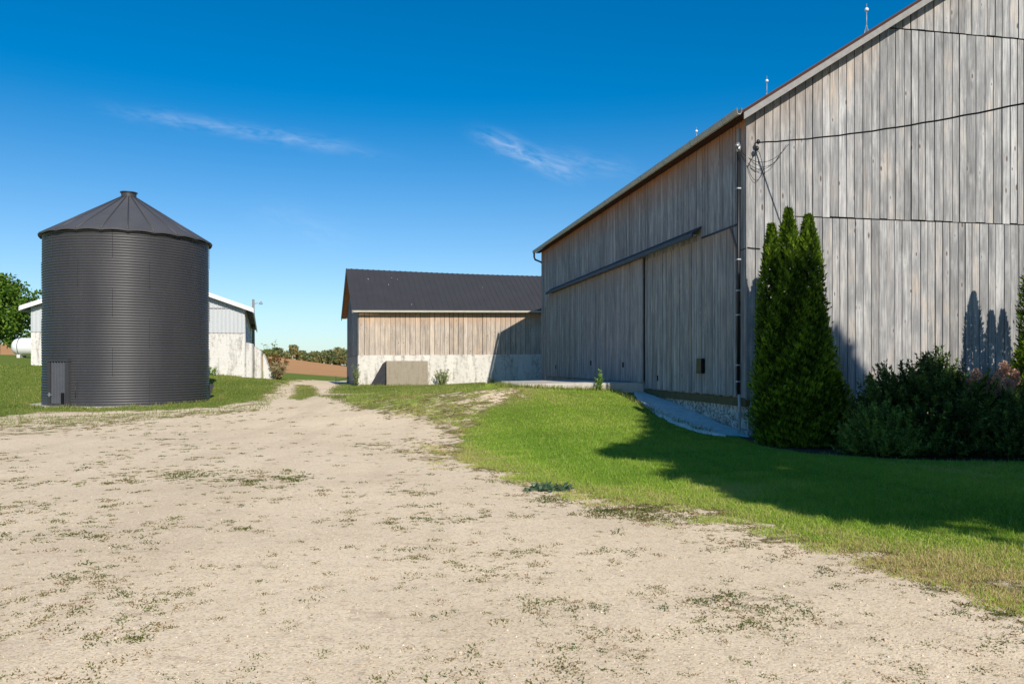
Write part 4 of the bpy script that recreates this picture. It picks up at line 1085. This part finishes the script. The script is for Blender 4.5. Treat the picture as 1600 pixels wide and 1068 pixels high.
blades('yard_weeds', bx_, by_, .004+big*.22*rng.random(len(big)), .009+.0012*np.repeat(td,per), tone, TUFT, 2.2, 'scattered flat weeds in the gravel yard')

# loose stones
x, y, d = scatter(30000, 3.4, 15, R_(-38), R_(38), 1.0)
g, f, b = zones(x, y); k = g < .5; x, y, d = x[k], y[k], d[k]; n = len(x)
s_ = (.0022+.0055*rng.random(n)**3) + (rng.random(n) < .02)*.009*rng.random(n)
octv = np.array([(1,0,0),(0,1,0),(-1,0,0),(0,-1,0),(0,0,1),(0,0,-1)], float)
octf = np.array([(0,1,4),(1,2,4),(2,3,4),(3,0,4),(1,0,5),(2,1,5),(3,2,5),(0,3,5)])
jit = 1+.35*rng.normal(size=(n,6,1)).clip(-1,1); ang = rng.random(n)*6.28; ca, sa = np.cos(ang)[:,None], np.sin(ang)[:,None]
vv = octv[None]*jit*s_[:,None,None]*np.array((1.2,.9,.65)); vx = vv[:,:,0]*ca-vv[:,:,1]*sa; vy = vv[:,:,0]*sa+vv[:,:,1]*ca
vv = np.stack([vx+x[:,None], vy+y[:,None], vv[:,:,2]+(surf_z(x,y)+s_*.25)[:,None]], -1).reshape(-1,3)
ff = (octf[None]+6*np.arange(n)[:,None,None]).reshape(-1,3)
c = np.repeat(np.stack([rng.random(n), rng.random(n), np.zeros(n), np.ones(n)], -1), 6, axis=0)
M = Mat('limestone_chips'); r, g_, b_ = M.attr(); M.principled(M.ramp(r, [(0,(.22,.165,.11)),(.35,(.46,.35,.24)),(.85,(.70,.57,.42)),(1,(.84,.74,.60))]), .9, .15); CHIP = M.m
tag(np_mesh('gravel_stones', vv, ff, CHIP, c), 'loose limestone chips on the yard', None, None, 'stuff')

# ------------------------------------------------------------------ light, sky, camera
AZ, EL = R_(19.5), R_(35)
to_sun = Vector((math.sin(AZ)*math.cos(EL), -math.cos(AZ)*math.cos(EL), math.sin(EL)))
sun = bpy.data.objects.new('sun', bpy.data.lights.new('sun', 'SUN')); COL.objects.link(sun)
sun.data.energy = 5.0; sun.data.angle = R_(.53); sun.data.color = (1.0, .925, .815)
sun.rotation_euler = (-to_sun).to_track_quat('-Z', 'Y').to_euler(); sun.location = (20,-20,40)
w = bpy.data.worlds.new('World'); scene.world = w; w.use_nodes = True
nt = w.node_tree; nt.nodes.clear()
class WM(Mat):
    def __init__(s, nt): s.nt = nt
W = WM(nt)
sky = W.n('TexSky', sky_type='NISHITA'); sky.sun_disc = False; sky.sun_elevation = EL; sky.sun_rotation = math.pi-AZ
sky.altitude = 300; sky.air_density = 1.0; sky.dust_density = .35; sky.ozone_density = 2.6
dv = W.n('TexCoord').outputs['Generated']; sp_ = W.n('SeparateXYZ', {0: dv})
low = W.step(sp_.outputs[2], .30, -.02)
hs = W.n('HueSaturation', {'Hue': .499, 'Saturation': 1.52, 'Value': .86, 'Color': sky.outputs[0]}).outputs[0]
hs = W.mix(low, hs, W.mix(1.0, sky.outputs[0], (.56,.70,.86), 'MULTIPLY'))
yy_ = W.math('MAXIMUM', sp_.outputs[1], .05); cu = W.math('DIVIDE', sp_.outputs[0], yy_); cv = W.math('DIVIDE', sp_.outputs[2], yy_)
cvec = W.n('CombineXYZ', {0: cu, 1: cv, 2: 0.0}).outputs[0]
total = None
for (u0, v0, u1, v1, wd, amp, sd) in ((-.51,.325,-.18,.272,.009,.13,0),(-.045,.293,.09,.240,.011,.24,3),(-.34,.20,-.20,.16,.02,.04,7),(.04,.27,.16,.245,.012,.08,5)):
    ln = math.hypot(u1-u0, v1-v0); ang = math.atan2(v1-v0, u1-u0)
    dx = W.math('SUBTRACT', cu, (u0+u1)/2); dy = W.math('SUBTRACT', cv, (v0+v1)/2)
    al = W.math('ADD', W.math('MULTIPLY', dx, math.cos(ang)), W.math('MULTIPLY', dy, math.sin(ang)))
    ac = W.math('SUBTRACT', W.math('MULTIPLY', dy, math.cos(ang)), W.math('MULTIPLY', dx, math.sin(ang)))
    lv = W.n('CombineXYZ', {0: W.math('MULTIPLY', al, 16.0), 1: W.math('MULTIPLY', ac, 60.0), 2: float(sd)}).outputs[0]
    wob = W.noise(W.n('CombineXYZ', {0: W.math('MULTIPLY', al, 8.0), 1: float(sd), 2: 0.0}).outputs[0], 1, 3)
    ac2 = W.math('ADD', ac, W.math('MULTIPLY', W.math('SUBTRACT', wob, .5), wd*2.6))
    e = W.math('ADD', W.math('POWER', W.math('DIVIDE', W.math('ABSOLUTE', ac2), wd), 2.0), W.math('POWER', W.math('DIVIDE', W.math('ABSOLUTE', al), ln*.46), 4.0))
    m_ = W.math('EXPONENT', W.math('MULTIPLY', e, -1.0))
    m_ = W.math('MULTIPLY', m_, W.math('MULTIPLY', W.step(W.noise(lv, 1.6, 7, .6, .8), .34, .78), amp*1.5))
    total = m_ if total is None else W.math('ADD', total, m_)
skyc = W.mix(W.math('MINIMUM', total, .8), hs, (7.6, 7.9, 8.4))
bg = W.n('Background', {'Color': skyc, 'Strength': .13})
out = nt.nodes.new('ShaderNodeOutputWorld'); nt.links.new(bg.outputs[0], out.inputs[0])

cam = bpy.data.objects.new('camera', bpy.data.cameras.new('camera')); COL.objects.link(cam)
cam.location = (0, 0, HC); cam.rotation_euler = (R_(90), 0, 0)
cam.data.sensor_width = 36; cam.data.lens = F/1600*36; cam.data.shift_y = 35/1600; cam.data.clip_end = 8000; cam.data.clip_start = .05
scene.camera = cam
scene.view_settings.view_transform = 'Standard'; scene.view_settings.look = 'None'
scene.view_settings.exposure = 0.12; scene.view_settings.gamma = 1.0
scene.cycles.max_bounces = 6; scene.cycles.transparent_max_bounces = 4
